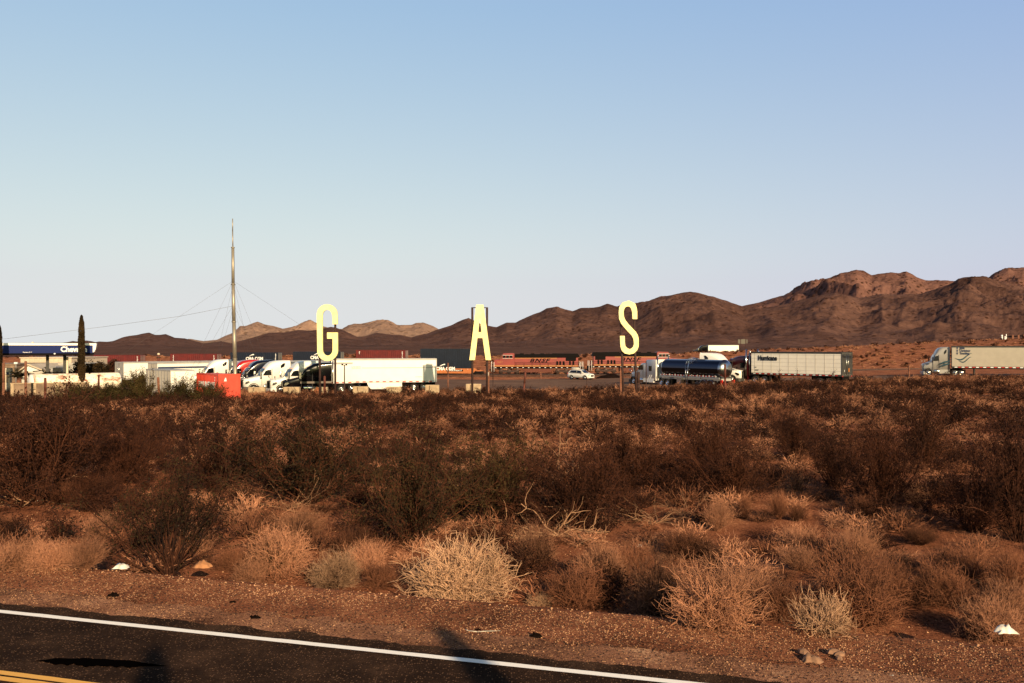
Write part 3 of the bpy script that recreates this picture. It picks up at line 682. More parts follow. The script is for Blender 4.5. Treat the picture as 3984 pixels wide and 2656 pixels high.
letters(tr, 'Hurricane', 1.05, 3.0, 2.75, .66, 'letk', .05, parent=r_)
letters(tr, 'U', .55, 2.05, .2, .16, 'letk', parent=r_); letters(tr, '537005', .6, 1.72, .5, .12, 'letk', parent=r_)
# rear door writing
me = text_mesh('Hurricane', 2.0, .36, .02, .03); o = link('lettering', me, M['letk'], r_)
fwd = (b - a).normalized(); o.location = b + fwd * .06 + nn * .25 + Vector((0, 0, 3.45)); o.rotation_euler = (0, 0, math.atan2(nn.y, nn.x))
for txt, u, z, w_, h_, m_ in (('f', .55, 1.75, .12, .26, 'letw'), ('Express', 1.4, 3.25, .8, .14, 'letk')):
    o = link('lettering', text_mesh(txt, w_, h_, .02, .02), M[m_], r_); o.location = b + fwd * .065 + nn * u + Vector((0, 0, z)); o.rotation_euler = (0, 0, math.atan2(nn.y, nn.x))
tr['put'](MB().b2(tr['L'] + .035, tr['L'] + .05, 1.55, 1.85, 1.75, 2.2), 'warning_placard', 'locoy')
tr['put'](MB().b2(tr['L'] + .05, tr['L'] + .07, .12, .32, 1.2, 1.3).b2(tr['L'] + .05, tr['L'] + .07, 2.2, 2.4, 1.2, 1.3), 'tail_light', 'redl')

# truck lettered John Christner Trucking
At = gp(3704, 114.0); Bt = gp(4276, 107.0); dr_ = At - Bt; dr_.z = 0; dr_.normalize(); rz = math.atan2(dr_.y, dr_.x); nn = Vector((-dr_.y, dr_.x, 0)); nn = nn if nn.y > 0 else -nn
p = At + dr_ * 3.65 + nn * 1.27; p.z = gz(p.x, p.y)
r_ = thing('semi_truck', 'silver semi truck at the right edge, trailer with dark lettering over a wave emblem', 'truck', p)
tractor(r_, Vector((0, 0, 0)), rz + R(8), 'jcs', 'sleeper', grille='chrome', sx=.57)
a = At - p; b = Bt - p; a.z = b.z = 0
tr = trailer(r_, a, b, zt=4.12, zf=1.25, paint='jct', rail='dgrey', skirt=False)
letters(tr, 'John\nChristner\nTrucking', .88, 2.9, 1.3, 1.12, 'letb', .035, parent=r_, line=.9)
def ribbon(parent, tr, pts, wds, m, name='emblem'):
    V = []; Fs = []
    for i, ((x, z), w_) in enumerate(zip(pts, wds)): V += [(x, -.016, z - w_), (x, -.016, z + w_)]
    for i in range(len(pts) - 1): Fs.append((2 * i, 2 * i + 2, 2 * i + 3, 2 * i + 1))
    mb = MB(); mb.raw(V, Fs); return tr['put'](mb, name, m)
wv = lambda t: .25 * math.sin(t * 2 * PI * .9 + 2.6)
ribbon(r_, tr, [(.35 + 2.0 * t, 2.35 + wv(t) + .55 * t) for t in np.linspace(0, 1, 18)], [.015 + .09 * math.sin(PI * t) for t in np.linspace(0, 1, 18)], 'teal')
ribbon(r_, tr, [(.8 + 1.5 * t, 2.05 + wv(t) * .9 + .4 * t) for t in np.linspace(0, 1, 18)], [.015 + .07 * math.sin(PI * t) for t in np.linspace(0, 1, 18)], 'teal')
for k in range(3):
    q = MB(); z = 3.85 - k * .36; q.raw([(.62, -.016, z - .2), (.72, -.016, z), (.62, -.016, z + .2), (.52, -.016, z)], [(0, 1, 2, 3)]); tr['put'](q, 'emblem', 'letb')
letters(tr, 'AIR RIDE EQUIPPED', 9.3, 1.85, 1.6, .14, 'letk', parent=r_)
cab = MB()
for k in range(2):
    V = []; Fs = []
    for i in range(10):
        t = i / 9; x = -2.1 - 1.5 * t; z = 1.5 + .9 * t + .12 * math.sin(t * 6) - .35 * k; w_ = .03 + .09 * math.sin(PI * t)
        V += [(x, 1.245, z - w_), (x, 1.245, z + w_)]
    cab.raw(V, [(2 * i, 2 * i + 2, 2 * i + 3, 2 * i + 1) for i in range(9)])
cab.build('emblem', M['teal'], r_, 0, (0, 0, 0), rz)

# trucks on the far highway
def far_truck(label, pxa, pxb, D, paint='white', cabm='black', tractor_on=True, dz=0):
    a = gp(pxa, D); b = gp(pxb, D + 1.5); a.z += dz; p = a.copy(); root = thing('semi_truck', label, 'truck', p, 0, 'trucks on the far highway')
    sc = 1.0
    if tractor_on: tractor(root, Vector((0, 0, 0)), PI, cabm, 'sleeper', sticker=False); off = 6.3
    else: off = 0
    trailer(root, Vector((off, -1.27, 0)), Vector((b.x - a.x, -1.27 + 1.5, 0)), paint=paint, refl=False)
far_truck('black cab semi truck with plain white trailer crossing the highway above the tanker', 2697, 2871, 372, dz=.3)
far_truck('white trailer semi truck showing only its roof above the locomotive by the letter S', 2250, 2420, 395, dz=0)

# ------------------------------------------------------------------ white SUV
def suv(loc, rz):
    r_ = thing('suv', 'white SUV with a roof box on the dirt lot between the letters A and S', 'car', loc, rz)
    body = MB().loft([(2.32, .6, .58, .35, .72, .1), (2.22, .82, .76, .28, .92, .14), (1.6, .9, .82, .25, 1.02, .14), (1.15, .92, .82, .25, 1.08, .12), (-1.9, .92, .84, .25, 1.12, .12), (-2.2, .88, .8, .32, 1.1, .12), (-2.3, .8, .76, .42, 1.0, .1)])
    body.loft([(1.2, .84, .8, 1.0, 1.08, .03), (.45, .84, .66, 1.0, 1.58, .14), (-.2, .84, .66, 1.0, 1.68, .14), (-1.4, .84, .66, 1.0, 1.66, .14), (-1.95, .84, .64, 1.0, 1.5, .14), (-2.2, .82, .74, 1.0, 1.1, .03)])
    body.build('body', M['white'], r_)
    MB().raw([(1.17, -.72, 1.12), (1.17, .72, 1.12), (.50, .6, 1.57), (.50, -.6, 1.57)], [(0, 1, 2, 3)]).build('windshield', M['glass'], r_)
    for s in (-1, 1):
        q = MB().raw([(.95, s * .865, 1.12), (.40, s * .73, 1.52), (-.25, s * .72, 1.58), (-.28, s * .865, 1.12)], [(0, 1, 2, 3)]); q.build('side_window', M['glass'], r_)
        q = MB().raw([(-.36, s * .865, 1.12), (-.34, s * .72, 1.58), (-1.5, s * .73, 1.55), (-1.85, s * .86, 1.2)], [(0, 1, 2, 3)]); q.build('side_window', M['glass'], r_)
        for x in (1.42, -1.38): wheel(r_, x, s * .92, .36, r=.36, w=.22, rimm='steel'); MB().lathe((x, s * .9, .37), (0, s, 0), [(.40, 0), (.43, .035), (.40, .04)], 18).build('wheel_arch', M['blackm'], r_)
        MB().loft([(.0, .05, .05, 0, .14, .03), (.2, .05, .05, .01, .13, .03)]).build('mirror', M['white'], r_, 0, (.75, s * 1.0, 1.08))
        MB().box((2.2, s * .68, .8), (.14, .26, .13)).build('headlight', M['chrome'], r_)
        MB().b2(-2.28, -2.2, s * .6, s * .84, .9, 1.1).build('tail_light', M['redl'], r_)
        MB().b2(-1.9, 1.9, s * .9, s * .945, .25, .36).build('sill', M['blackm'], r_)
    MB().b2(2.28, 2.35, -.4, .4, .5, .78).build('grille', M['blackm'], r_)
    MB().loft([(-.4, .2, .2, 1.72, 1.86, .05), (-.55, .36, .34, 1.7, 2.0, .1), (-1.7, .38, .36, 1.7, 2.04, .12), (-1.9, .3, .25, 1.72, 1.95, .1)]).build('roof_box', M['offwhite'], r_)
a = gp(2218, 146.5); b = gp(2304, 143.5); c_ = (a + b) / 2; c_.z = gz(c_.x, c_.y) + .04
suv(c_, math.atan2(b.y - a.y, b.x - a.x))

# ------------------------------------------------------------------ freight train
def corr_box(root, L_, w, h, m, z0=0.0, rods=True, per=.36):
    """shipping container, long side along x, centred; corrugation is geometry"""
    def side(y, s):
        V = []; Fs = []; x = -L_ / 2 + .12; k = 0; xs_ = [(-L_ / 2, 0)]; pat = [0, 0, .11, .11]
        while x < L_ / 2 - .12:
            xs_.append((x, pat[k % 4])); x += per * (.3 if k % 2 == 0 else .2); k += 1
        xs_.append((L_ / 2, 0))
        for x, dd in xs_: V += [(x, y - s * dd, z0 + .15), (x, y - s * dd, z0 + h - .12)]
        for i in range(len(xs_) - 1): Fs.append((2 * i, 2 * i + 2, 2 * i + 3, 2 * i + 1))
        return V, Fs
    mb = MB().b2(-L_ / 2 + .02, L_ / 2 - .02, -w / 2 + .07, w / 2 - .07, z0 + .1, z0 + h - .03)
    for y, s in ((-w / 2 + .01, -1), (w / 2 - .01, 1)): mb.raw(*side(y, s))
    o = mb.build('container_body', m, root)
    fr = MB()
    for sx in (-1, 1):
        for sy in (-1, 1): fr.b2(sx * L_ / 2, sx * (L_ / 2 - .16), sy * w / 2, sy * (w / 2 - .16), z0, z0 + h)
    for sy in (-1, 1):
        fr.b2(-L_ / 2 + .16, L_ / 2 - .16, sy * w / 2, sy * (w / 2 - .1), z0, z0 + .16); fr.b2(-L_ / 2 + .16, L_ / 2 - .16, sy * w / 2, sy * (w / 2 - .1), z0 + h - .12, z0 + h)
    fr.build('corner_frame', m, root)
    if rods:
        q = MB()
        for y in (-.85, -.35, .35, .85): q.cyl((L_ / 2 + .03, y, z0 + .1), (L_ / 2 + .03, y, z0 + h - .1), .03, n=5)
        q.build('lock_rod', M['grey'], root)
    return o
def marks(root, x, z0, n, m, dy, seed):
    rr = random.Random(seed); q = MB()
    for k in range(n):
        w_ = rr.uniform(.12, .26); q.box((x + rr.uniform(-.05, .05), dy, z0 - k * .24), (w_, .012, .15))
    return q.build('code_marks', M[m], root)
def rail_container(label, pxa, pxb, ytop, m, h=2.9, group='containers on the freight train', txt=None, L_=None, name='shipping_container'):
    a = trk(pxa, -1.2); b = trk(pxb, -1.2); L0 = (b - a).length; c = (trk(pxa) + trk(pxb)) / 2; rz = math.atan2(b.y - a.y, b.x - a.x)
    zt = ZC - (ytop - HY) / F * ((a.y + b.y) / 2)
    r_ = thing(name, label, 'container', (c.x, c.y, zt - h), rz, group)
    corr_box(r_, L0, 2.44, h, m, per=.52); return r_, L0, rz, zt
def cma(r_, L0, h, x0, z=.35, sc=1.0):
    o = link('lettering', text_mesh('CMA CGM', 4.5 * sc, .85 * sc, .03, .045), M['letw'], r_); o.location = (x0, -1.26, z)
    V = []; n = 10
    for i in range(n):
        t = i / (n - 1); x = x0 + .9 * sc + 1.25 * sc * t; zz = z + .98 * sc + .45 * sc * math.sin(t * PI * .55); w_ = .07 + .07 * t; V += [(x, -1.27, zz - w_), (x, -1.27, zz + w_)]
    MB().raw(V, [(2 * i, 2 * i + 2, 2 * i + 3, 2 * i + 1) for i in range(n - 1)]).build('emblem', M['letw'], r_)
for (lb, pa, pb, yt, m_, mk) in (('dark red container riding the train just right of the canopy', 375, 556, 1380.5, 'conr', 1), ('dark red container riding the train left of the tall steel mast', 672, 853, 1376, 'conr', 1)):
    r_, L0, rz, zt = rail_container(lb, pa, pb, yt, M[m_]); marks(r_, -L0 / 2 + .9, 2.5, 8, 'letw', -1.25, 3); marks(r_, L0 / 2 - .7, 2.5, 8, 'letw', -1.25, 4)
r_, L0, rz, zt = rail_container('navy container with white lettering on the train right of the tall mast', 905, 1090, 1370.5, M['conb']); cma(r_, L0, 2.9, L0 * (966 - 905) / 185 - L0 / 2, .95); marks(r_, L0 / 2 - .6, 2.5, 8, 'letw', -1.25, 5)
r_, L0, rz, zt = rail_container('navy container with white lettering on the train behind the letter G', 1147, 1332, 1367.5, M['conb']); cma(r_, L0, 2.9, L0 * (1216 - 1147) / 185 - L0 / 2, 1.05)
r_, L0, rz, zt = rail_container('brick red container on the train between the letters G and A', 1391, 1583, 1361.5, M['conr']); marks(r_, -L0 / 2 + .9, 2.5, 3, 'letw', -1.25, 6); marks(r_, L0 / 2 - .7, 2.5, 8, 'letw', -1.25, 7)
r_, L0, rz, zt = rail_container('upper navy ribbed container of the double stack behind the letter A', 1639, 1838, 1356, M['conb'])
r2, L0, rz, zt2 = rail_container('lower navy container with white lettering in the double stack behind the letter A', 1639, 1838, 1403.5, M['conb'], h=2.75); cma(r2, L0, 2.75, L0 * (1701 - 1639) / 199 - L0 / 2, .5, 1.0)
def bogie(root, x, z, n=2, m='blackm', r=.45, sp=1.8):
    fr = MB()
    for s in (-1, 1):
        fr.prism([(x - sp * (n - 1) / 2 - .6, z + r), (x - sp * (n - 1) / 2 - .4, z + r + .3), (x + sp * (n - 1) / 2 + .4, z + r + .3), (x + sp * (n - 1) / 2 + .6, z + r), (x + .3, z + r - .2), (x - .3, z + r - .2)], s * .95, s * 1.12)
    fr.build('bogie_frame', M[m], root)
    for k in range(n):
        for s in (-1, 1):
            xx = x + (k - (n - 1) / 2) * sp
            MB().lathe((xx, s * .68, z + r), (0, s, 0), [(r * .3, .14), (r * .92, .14), (r, .12), (r * 1.05, 0), (0, 0)], 16).build('wheel', M['rail'], root)
def well_car(label, pxa, pxb, txt=None):
    a = trk(pxa); b = trk(pxb); c = (a + b) / 2; rz = math.atan2(b.y - a.y, b.x - a.x); L_ = (b - a).length
    r_ = thing('well_car', label, 'rail car', (c.x, c.y, c.z + .13), rz, 'rail cars under the containers')
    q = MB()
    for s in (-1, 1): q.prism([(-L_ / 2 + 2.2, .45), (-L_ / 2 + 1.6, 1.15), (-L_ / 2 + 2.2, 1.55), (L_ / 2 - 2.2, 1.55), (L_ / 2 - 1.6, 1.15), (L_ / 2 - 2.2, .45)], s * 1.3, s * 1.42)
    q.b2(-L_ / 2 + 2.2, L_ / 2 - 2.2, -1.3, 1.3, .35, .5).b2(-L_ / 2, -L_ / 2 + 2.4, -.9, .9, .95, 1.15).b2(L_ / 2 - 2.4, L_ / 2, -.9, .9, .95, 1.15); q.build('car_body', M['cono'], r_, .02)
    for s in (-1, 1): bogie(r_, s * (L_ / 2 - 1.3), 0)
    if txt:
        MB().b2(-.3, 3.7, -1.425, -1.44, .85, 1.25).build('number_board', M['blackm'], r_)
        o = link('lettering', text_mesh(txt, 3.5, .26, .02, .02), M['letw'], r_); o.location = (-.1, -1.45, .92)
    q = MB(); 
    for x in np.arange(-L_ / 2 + 2.6, L_ / 2 - 2.4, 1.5): q.b2(x, x + .15, -1.43, -1.445, 1.35, 1.42)
    q.build('reflector', M['letw'], r_)
well_car('orange rail well car carrying the double stack behind the letter A', 1612, 1880, 'DTTX 743417')
for k, (a_, b_) in enumerate(((352, 600), (640, 885), (885, 1125), (1128, 1368), (1372, 1610))): well_car('%s orange rail car from the left, under the containers behind the parked trucks' % ('first', 'second', 'third', 'fourth', 'fifth')[k], a_, b_)

def loco(label, pxa, pxb, face, num, D0=0, h_off=0.0):
    a = trk(pxa); b = trk(pxb); c = (a + b) / 2; L_ = (b - a).length
    rz = 0.0 if face > 0 else PI
    zsc, zof = (1.09, .28) if face > 0 else (1.05, .12)
    r_ = thing('locomotive', label, 'locomotive', (c.x, c.y, c.z + .2 + zof), rz); r_.scale = (1, 1, zsc)
    e = L_ / 2
    MB().b2(-e, e, -1.4, 1.4, 1.25, 1.6).b2(-e - .2, -e, -1.3, 1.3, .5, 1.6).b2(e, e + .2, -1.3, 1.3, .5, 1.6).build('underframe', M['blackm'], r_)
    MB().prism([(-e + 1.2, 1.6), (-e + 1.2, 3.95), (e - 5.4, 3.95), (e - 5.4, 1.6)], -1.0, 1.0).build('long_hood', M['locor'], r_, .03)
    MB().prism([(-e + .7, 3.75), (-e + 1.3, 4.55), (-e + 7.2, 4.6), (-e + 7.4, 4.45), (e - 5.4, 4.4), (e - 5.4, 3.7), (-e + 7, 3.7)], -1.35, 1.35).build('roof_hood', M['blackm'], r_, .04)
    rf = MB(); 
    for x in (-e + 9.2, -e + 11.5, -e + 14): rf.b2(x, x + .9, -.5, .5, 4.4, 4.62)
    rf.build('roof_equipment', M['blackm'], r_, .03)
    gr = MB(); gr.b2(-e + 1.7, -e + 4.0, -1.37, 1.37, 3.0, 3.7).build('radiator_grille', M['blackm'], r_)
    yy = MB().b2(-e + 6.2, e - 5.5, -1.02, 1.02, 3.42, 3.72).b2(-e + 1.3, e - 5.45, -1.03, 1.03, 1.66, 1.95)
    yy.build('yellow_stripe', M['locoy'], r_)
    MB().b2(-e + 1.3, e - 5.45, -1.012, 1.012, 1.95, 2.05).build('black_stripe', M['blackm'], r_)
    cab = MB().prism([(e - 5.4, 1.6), (e - 5.4, 4.55), (e - 5.0, 4.68), (e - 2.7, 4.6), (e - 2.45, 3.5), (e - 1.8, 3.2), (e - .95, 3.25), (e - .55, 2.9), (e - .5, 1.6)], -1.42, 1.42)
    cab.build('cab', M['locor'], r_, .05)
    MB().b2(e - 5.35, e - .5, -1.43, 1.43, 1.66, 1.98).build('yellow_stripe', M['locoy'], r_)
    ws = MB().raw([(e - 2.44, -1.1, 3.5), (e - 2.44, 1.1, 3.5), (e - 2.64, 1.1, 4.4), (e - 2.64, -1.1, 4.4)], [(0, 1, 2, 3)]); ws.v = [(x + .06, y, z) for x, y, z in ws.v]; ws.build('windshield', M['glass'], r_)
    for s in (-1, 1):
        for x in (e - 4.9, e - 4.1, e - 3.3): MB().b2(x, x + .62, s * 1.42, s * 1.445, 3.55, 4.15).build('window', M['glass'], r_)
        MB().b2(e - 5.0, e - 2.6, s * 1.42, s * 1.436, 3.48, 3.53).b2(e - 5.0, e - 2.6, s * 1.42, s * 1.436, 4.17, 4.22).build('window_frame', M['letw'], r_)
        o = link('lettering', text_mesh('BNSF', 4.9, .85, .02, .03, .35, 1.25), M['blackm'], r_)
        x0 = -e + 7.6
        if s * 1 > 0: o.location = (x0 + 5.0, 1.035, 2.62); o.rotation_euler = (0, 0, PI)
        else: o.location = (x0, -1.035, 2.62)
        sw = [(x0 - .4, 2.3), (x0 + 2, 2.45), (x0 + 4.6, 2.5), (x0 + 4.6, 2.56), (x0 + 1, 2.52)]
        MB().prism(sw, s * 1.0, s * 1.03).build('emblem', M['blackm'], r_)
        o = link('number', text_mesh(num, 1.3, .42, .02, .0), M['locoy'], r_)
        if s > 0: o.location = (e - 1.3, 1.445, 2.4); o.rotation_euler = (0, 0, PI)
        else: o.location = (e - 2.6, -1.445, 2.4)
        hr_ = MB().tube([(-e + .6, s * 1.38, 2.55), (e - 5.4, s * 1.38, 2.55)], .03, 4)
        for x in np.arange(-e + .6, e - 5.5, 1.9): hr_.tube([(x, s * 1.38, 1.6), (x, s * 1.38, 2.55)], .03, 4)
        hr_.build('handrail', M['blackm'], r_)
        dv_ = MB()
        for x in (-e + 2.1, -e + 2.9, -e + 4.4, -e + 5.2, -e + 5.9): dv_.b2(x, x + .45, s * 1.0, s * 1.025, 1.75, 2.85)
        dv_.build('vent_door', M['blackm'], r_)
        for ex in (-e + .2, e - .5):
            st = MB()
            for z in (.35, .7, 1.05, 1.4): st.b2(ex - .1, ex + .5, s * 1.15, s * 1.42, z, z + .05)
            st.build('step', M['blackm'], r_)
            for dx in (-.1, .5): MB().tube([(ex + dx, s * 1.44, .5), (ex + dx, s * 1.44, 2.6), (ex + dx, s * 1.3, 2.75)], .045, 6).build('grab_rail', M['letw'], r_)
    rs = MB()
    for x in np.arange(-e + 1, e - .5, 1.3): rs.b2(x, x + .35, -1.42, 1.42, 1.36, 1.46)
    rs.build('reflector', M['letw'], r_)
    MB().prism([(-3.2, .35), (-3.4, .6), (-3.4, 1.25), (3.4, 1.25), (3.4, .6), (3.2, .35)], -1.2, 1.2).build('fuel_tank', M['rust'], r_, .06)
    bogie(r_, -e + 4.1, 0, 3, 'rustd', .52, 1.9); bogie(r_, e - 4.1, 0, 3, 'rustd', .52, 1.9)
    MB().cyl((e - 1.0, .3, 4.2), (e - 1.0, .3, 4.2001), .01).build('horn', M['blackm'], r_) if False else None
    MB().b2(e - .5, e - .46, -.7, .7, 2.35, 2.6).build('nose_emblem', M['locoy'], r_)
    MB().b2(e + .2, e + .7, -.2, .2, .7, .95).b2(-e - .7, -e - .2, -.2, .2, .7, .95).build('coupler', M['rustd'], r_)
loco('orange red locomotive with its nose to the left, right of the letter A', 1913, 2268, -1, '7077')
loco('orange red locomotive with its nose to the right, behind the letter S', 2288, 2641, 1, '6971')
# ------------------------------------------------------------------ the letters G A S
def arc(cx, cz, rx, rz_, a0, a1, n=14): return [(cx + rx * math.cos(R(a0 + (a1 - a0) * i / n)), cz + rz_ * math.sin(R(a0 + (a1 - a0) * i / n))) for i in range(n + 1)]
def ribbon_letter(outer, inner, y0, y1):
    """closed stroke from two matching edge polylines"""
    n = len(outer); V = []
    for y in (y0, y1):
        for p in outer: V.append((p[0], y, p[1]))
        for p in inner: V.append((p[0], y, p[1]))
    Fs = []
    for i in range(n - 1):
        Fs.append((i, i + 1, n + i + 1, n + i)); Fs.append((2 * n + i, 3 * n + i, 3 * n + i + 1, 2 * n + i + 1))
        Fs.append((i, 2 * n + i, 2 * n + i + 1, i + 1)); Fs.append((n + i, n + i + 1, 3 * n + i + 1, 3 * n + i))
    Fs.append((0, n, 3 * n, 2 * n)); Fs.append((n - 1, 3 * n - 1, 4 * n - 1, 2 * n - 1))
    return V, Fs
DL = 92.0; S_ = DL / F
def pz(px, py, cx): return ((px - cx) * S_, ZC - (py - HY) * S_)
def letter_sign(ch, cx, label, yrot):
    base = gp(cx, DL); r_ = thing('letter_sign', label, 'sign', base, yrot); bz = base.z
    def T(px, py): a = pz(px, py, cx); return (a[0], a[1] - bz)
    th = .16
    if ch == 'G':
        # outline in source pixels: outer stadium and inner stadium
        out = []; inn = []
        def OT(t, r0): pass
        path_o = []; path_i = []
        # from the right tip over the top, down the left, round the bottom, up to the bar
        to = [(1314, 1261), (1314, 1240), (1313, 1222)] + [(1273.5 + 40 * math.cos(R(a)), 1222 - 39 * math.sin(R(a))) for a in range(15, 181, 15)] + [(1234, 1260), (1234.5, 1300), (1235, 1340), (1235.5, 1362)] + [(1275 - 40 * math.cos(R(a)), 1364 + 39.5 * math.sin(R(a))) for a in range(15, 181, 15)] + [(1315, 1340), (1314.5, 1293)]
        ti = [(1294, 1261), (1294, 1240), (1293, 1226)] + [(1274 + 18.5 * math.cos(R(a)), 1226 - 21 * math.sin(R(a))) for a in range(15, 181, 15)] + [(1255.5, 1260), (1255.5, 1300), (1255.5, 1340), (1256, 1358)] + [(1275.5 - 19.5 * math.cos(R(a)), 1360 + 23 * math.sin(R(a))) for a in range(15, 181, 15)] + [(1295, 1340), (1294.5, 1293)]
        V, Fs = ribbon_letter([T(*p) for p in to], [T(*p) for p in ti], -th, th)
        mb = MB().raw(V, Fs); a = T(1273.5, 1317); b = T(1294.3, 1293); mb.b2(a[0], b[0], -th + .002, th - .002, a[1], b[1])
        posts = [(1242, 1210), (1302, 1200)]; bar = (1250, 1306, 1280)
    elif ch == 'A':
        mb = MB(); 
        apex_o = [T(1853, 1185), T(1881, 1185)]
        L_o = [T(1826.5, 1400), T(1853, 1185)]; 
        # left leg, right leg, crossbar and solid top
        q = [T(1826.5, 1400), T(1848, 1400), T(1857.5, 1315), T(1861, 1291), T(1867, 1232), T(1867, 1185), T(1853, 1185)]
        mb.prism(q, -th, th)
        q = [T(1910.5, 1400), T(1890, 1400), T(1878, 1315), T(1873.5, 1291), T(1867.01, 1232), T(1867.01, 1185), T(1881, 1185)]
        mb.prism(q, -th, th)
        a = T(1857.5, 1314.5); b = T(1878, 1291.5); mb.prism([T(1857.7, 1314.5), T(1877.8, 1314.5), T(1874, 1291.5), T(1861, 1291.5)], -th + .002, th - .002)
        posts = [(1837, 1195), (1894.5, 1195)]; bar = (1834, 1897, 1196)
    else:
        to = [(2460.5, 1241), (2459.5, 1215), (2457, 1205)] + [(2442 + 18 * math.cos(R(a)) , 1203 - 12 * math.sin(R(a))) for a in (45, 90, 135)] + [(2427, 1205), (2426, 1220), (2428, 1236), (2436, 1252), (2450, 1270), (2462, 1284), (2475, 1300), (2482, 1316), (2484.5, 1336), (2484, 1350), (2478, 1364), (2466, 1374), (2448, 1378), (2430, 1374), (2419, 1364), (2414, 1350), (2412.5, 1330), (2411.5, 1306)]
        ti = [(2478.5, 1241), (2478.5, 1210), (2476, 1196), (2470, 1180), (2446, 1169), (2422, 1176), (2409, 1194), (2406.8, 1215), (2408.5, 1240), (2416, 1258), (2430, 1275), (2443, 1290), (2457, 1304), (2464, 1318), (2466, 1336), (2464, 1346), (2460, 1352), (2455, 1356), (2448, 1357.5), (2441, 1354), (2436, 1350), (2432, 1344), (2430.5, 1330), (2430, 1306)]
        to = [(2460.5, 1241), (2459, 1213), (2455, 1200), (2450, 1193), (2442, 1191), (2434, 1193), (2428, 1201), (2425.5, 1213), (2427, 1232), (2433, 1246), (2446, 1262), (2459, 1276), (2473, 1290), (2481, 1304), (2484.5, 1322), (2484, 1347), (2478, 1362), (2466, 1374), (2448, 1378), (2430, 1374), (2419, 1364), (2414, 1350), (2412.5, 1330), (2411.5, 1306)]
        V, Fs = ribbon_letter([T(*p) for p in to], [T(*p) for p in ti], -th, th); mb = MB().raw(V, Fs)
        posts = [(2417, 1255, 2427), (2469, 1240, 2478)]; bar = (2417, 2472, 1320)
    face = mb.build('letter_panel', M['yellow'], r_)
    for q in posts:
        t = T(q[0], q[1]); bx = T(q[2], 1510)[0] if len(q) > 2 else t[0]
        MB().tube([(bx, .32, -.3), (t[0], .32, t[1])], .12, 8).build('post', M['rustd'], r_)
    a = T(bar[0], bar[2]); b = T(bar[1], bar[2]); MB().cyl((a[0], .25, a[1]), (b[0], .25, b[1]), .05, n=6).build('crossbar', M['rustd'], r_)
    return r_
letter_sign('G', 1274, 'giant pale yellow letter G standing on two rusty posts', 0)
letter_sign('A', 1868, 'giant pale yellow letter A on two rusty posts', 0)
letter_sign('S', 2446, 'giant pale yellow letter S on two leaning rusty posts', 0)

# ------------------------------------------------------------------ tall steel pole with guy wires
DP = 112.0; pb = gp(915, DP); r_ = thing('steel_mast', 'very tall steel mast with guy wires rising behind the red container', 'mast', pb)
def PT(px, py): return Vector(((px - 915) / F * DP + (915 - CX) / F * DP - pb.x, 0, ZC - (py - HY) / F * DP - pb.z))
MB().tube([PT(916.5, 1540), PT(914, 1398), PT(910, 1253), PT(907, 1107)], [.27, .26, .235, .215], 16).tube([PT(907, 1107), PT(906, 963)], [.205, .19], 16).build('mast', M['pole'], r_)
MB().tube([PT(906, 966), PT(905, 900), PT(905, 850)], [.085, .075, .06], 8).build('whip_antenna', M['pole'], r_)
for (x, y) in ((914, 1398), (910, 1253), (907, 1107), (906, 964)): a = PT(x, y); MB().cyl(a, a + Vector((0, 0, .12)), .30 if y > 1000 else .24, n=16).build('collar', M['pole'], r_)
for (x0, y0, x1, y1, dy) in ((904, 1094, 601, 1295, 0), (904, 1098, 797, 1324, 9), (905, 1115, 860, 1313, 22), (911, 1094, 1163, 1260, 0), (911, 1098, 976, 1257, 9), (911, 1115, 947, 1266, 22), (906, 1188, 828, 1322, 8), (906, 1200, 875, 1311, 20), (912, 1188, 950, 1275, 8), (912, 1200, 938, 1300, 20)):
    a = PT(x0, y0); t = (1515 - y0) / (y1 - y0); b = PT(x0 + (x1 - x0) * t, 1515)
    if dy: b = b * 1.0; f = (DP + dy) / DP; bw = b + pb; bw = Vector((bw.x * f, DP + dy, ZC + (bw.z - ZC) * f)); b = bw - pb
    MB().tube([a, b], .011, 4).build('guy_wire', M['wire'], r_)
a = PT(906, 1190); b = PT(400, 1271); c = PT(-700, 1345)
MB().tube([a, PT(700, 1230), b, PT(0, 1320), PT(-400, 1352)], .02, 4).build('cable', M['wire'], r_)

# ------------------------------------------------------------------ static boxes on the left
def cornerbox(name, label, cat, px, D, alpha, Ls, We, h, m, group=None):
    """box whose near corner sits at px; end (width We) goes right and back by alpha, side (length Ls) goes left and back"""
    c = gp(px, D); r_ = thing(name, label, cat, c, R(alpha), group); return r_
r_ = cornerbox('cargo_container', 'white box container with grey ribbed side behind the bushes', 'container', 663, 93, 42, 8, 2.44, 3.2, 'white')
MB().b2(0, 2.6, 0, 7.6, .2, 3.05).build('container_body', M['offwhite'], r_)
MB().b2(-.02, 2.62, -.02, 7.62, 3.05, 3.2).b2(-.02, 2.62, -.02, 7.62, 0, .2).build('corner_frame', M['grey'], r_)
MB().b2(.05, 2.55, -.03, -.002, .2, 3.05).build('end_panel', M['white'], r_)
q = MB()
for y in np.arange(.4, 7.5, .9): q.b2(-.025, 0, y, y + .07, .2, 3.05)
q.build('rib', M['offwhite'], r_)
def shc(label, px, D, alpha, L_, m, h=2.75):
    c = gp(px, D); A = R(alpha); r_ = thing('shipping_container', label, 'container', c, 0)
    # long axis: from the near corner leftwards and back
    ax = Vector((-math.sin(A), math.cos(A), 0)); ex = Vector((math.cos(A), math.sin(A), 0))
    return r_, ax, ex
r_, ax, ex = shc('bright red container with white lettering on the ground left of the parked trucks', 850, 92, 40, 6.4, 'conr2')
sub = r_; sub.rotation_euler = (0, 0, R(40 + 90) - PI)
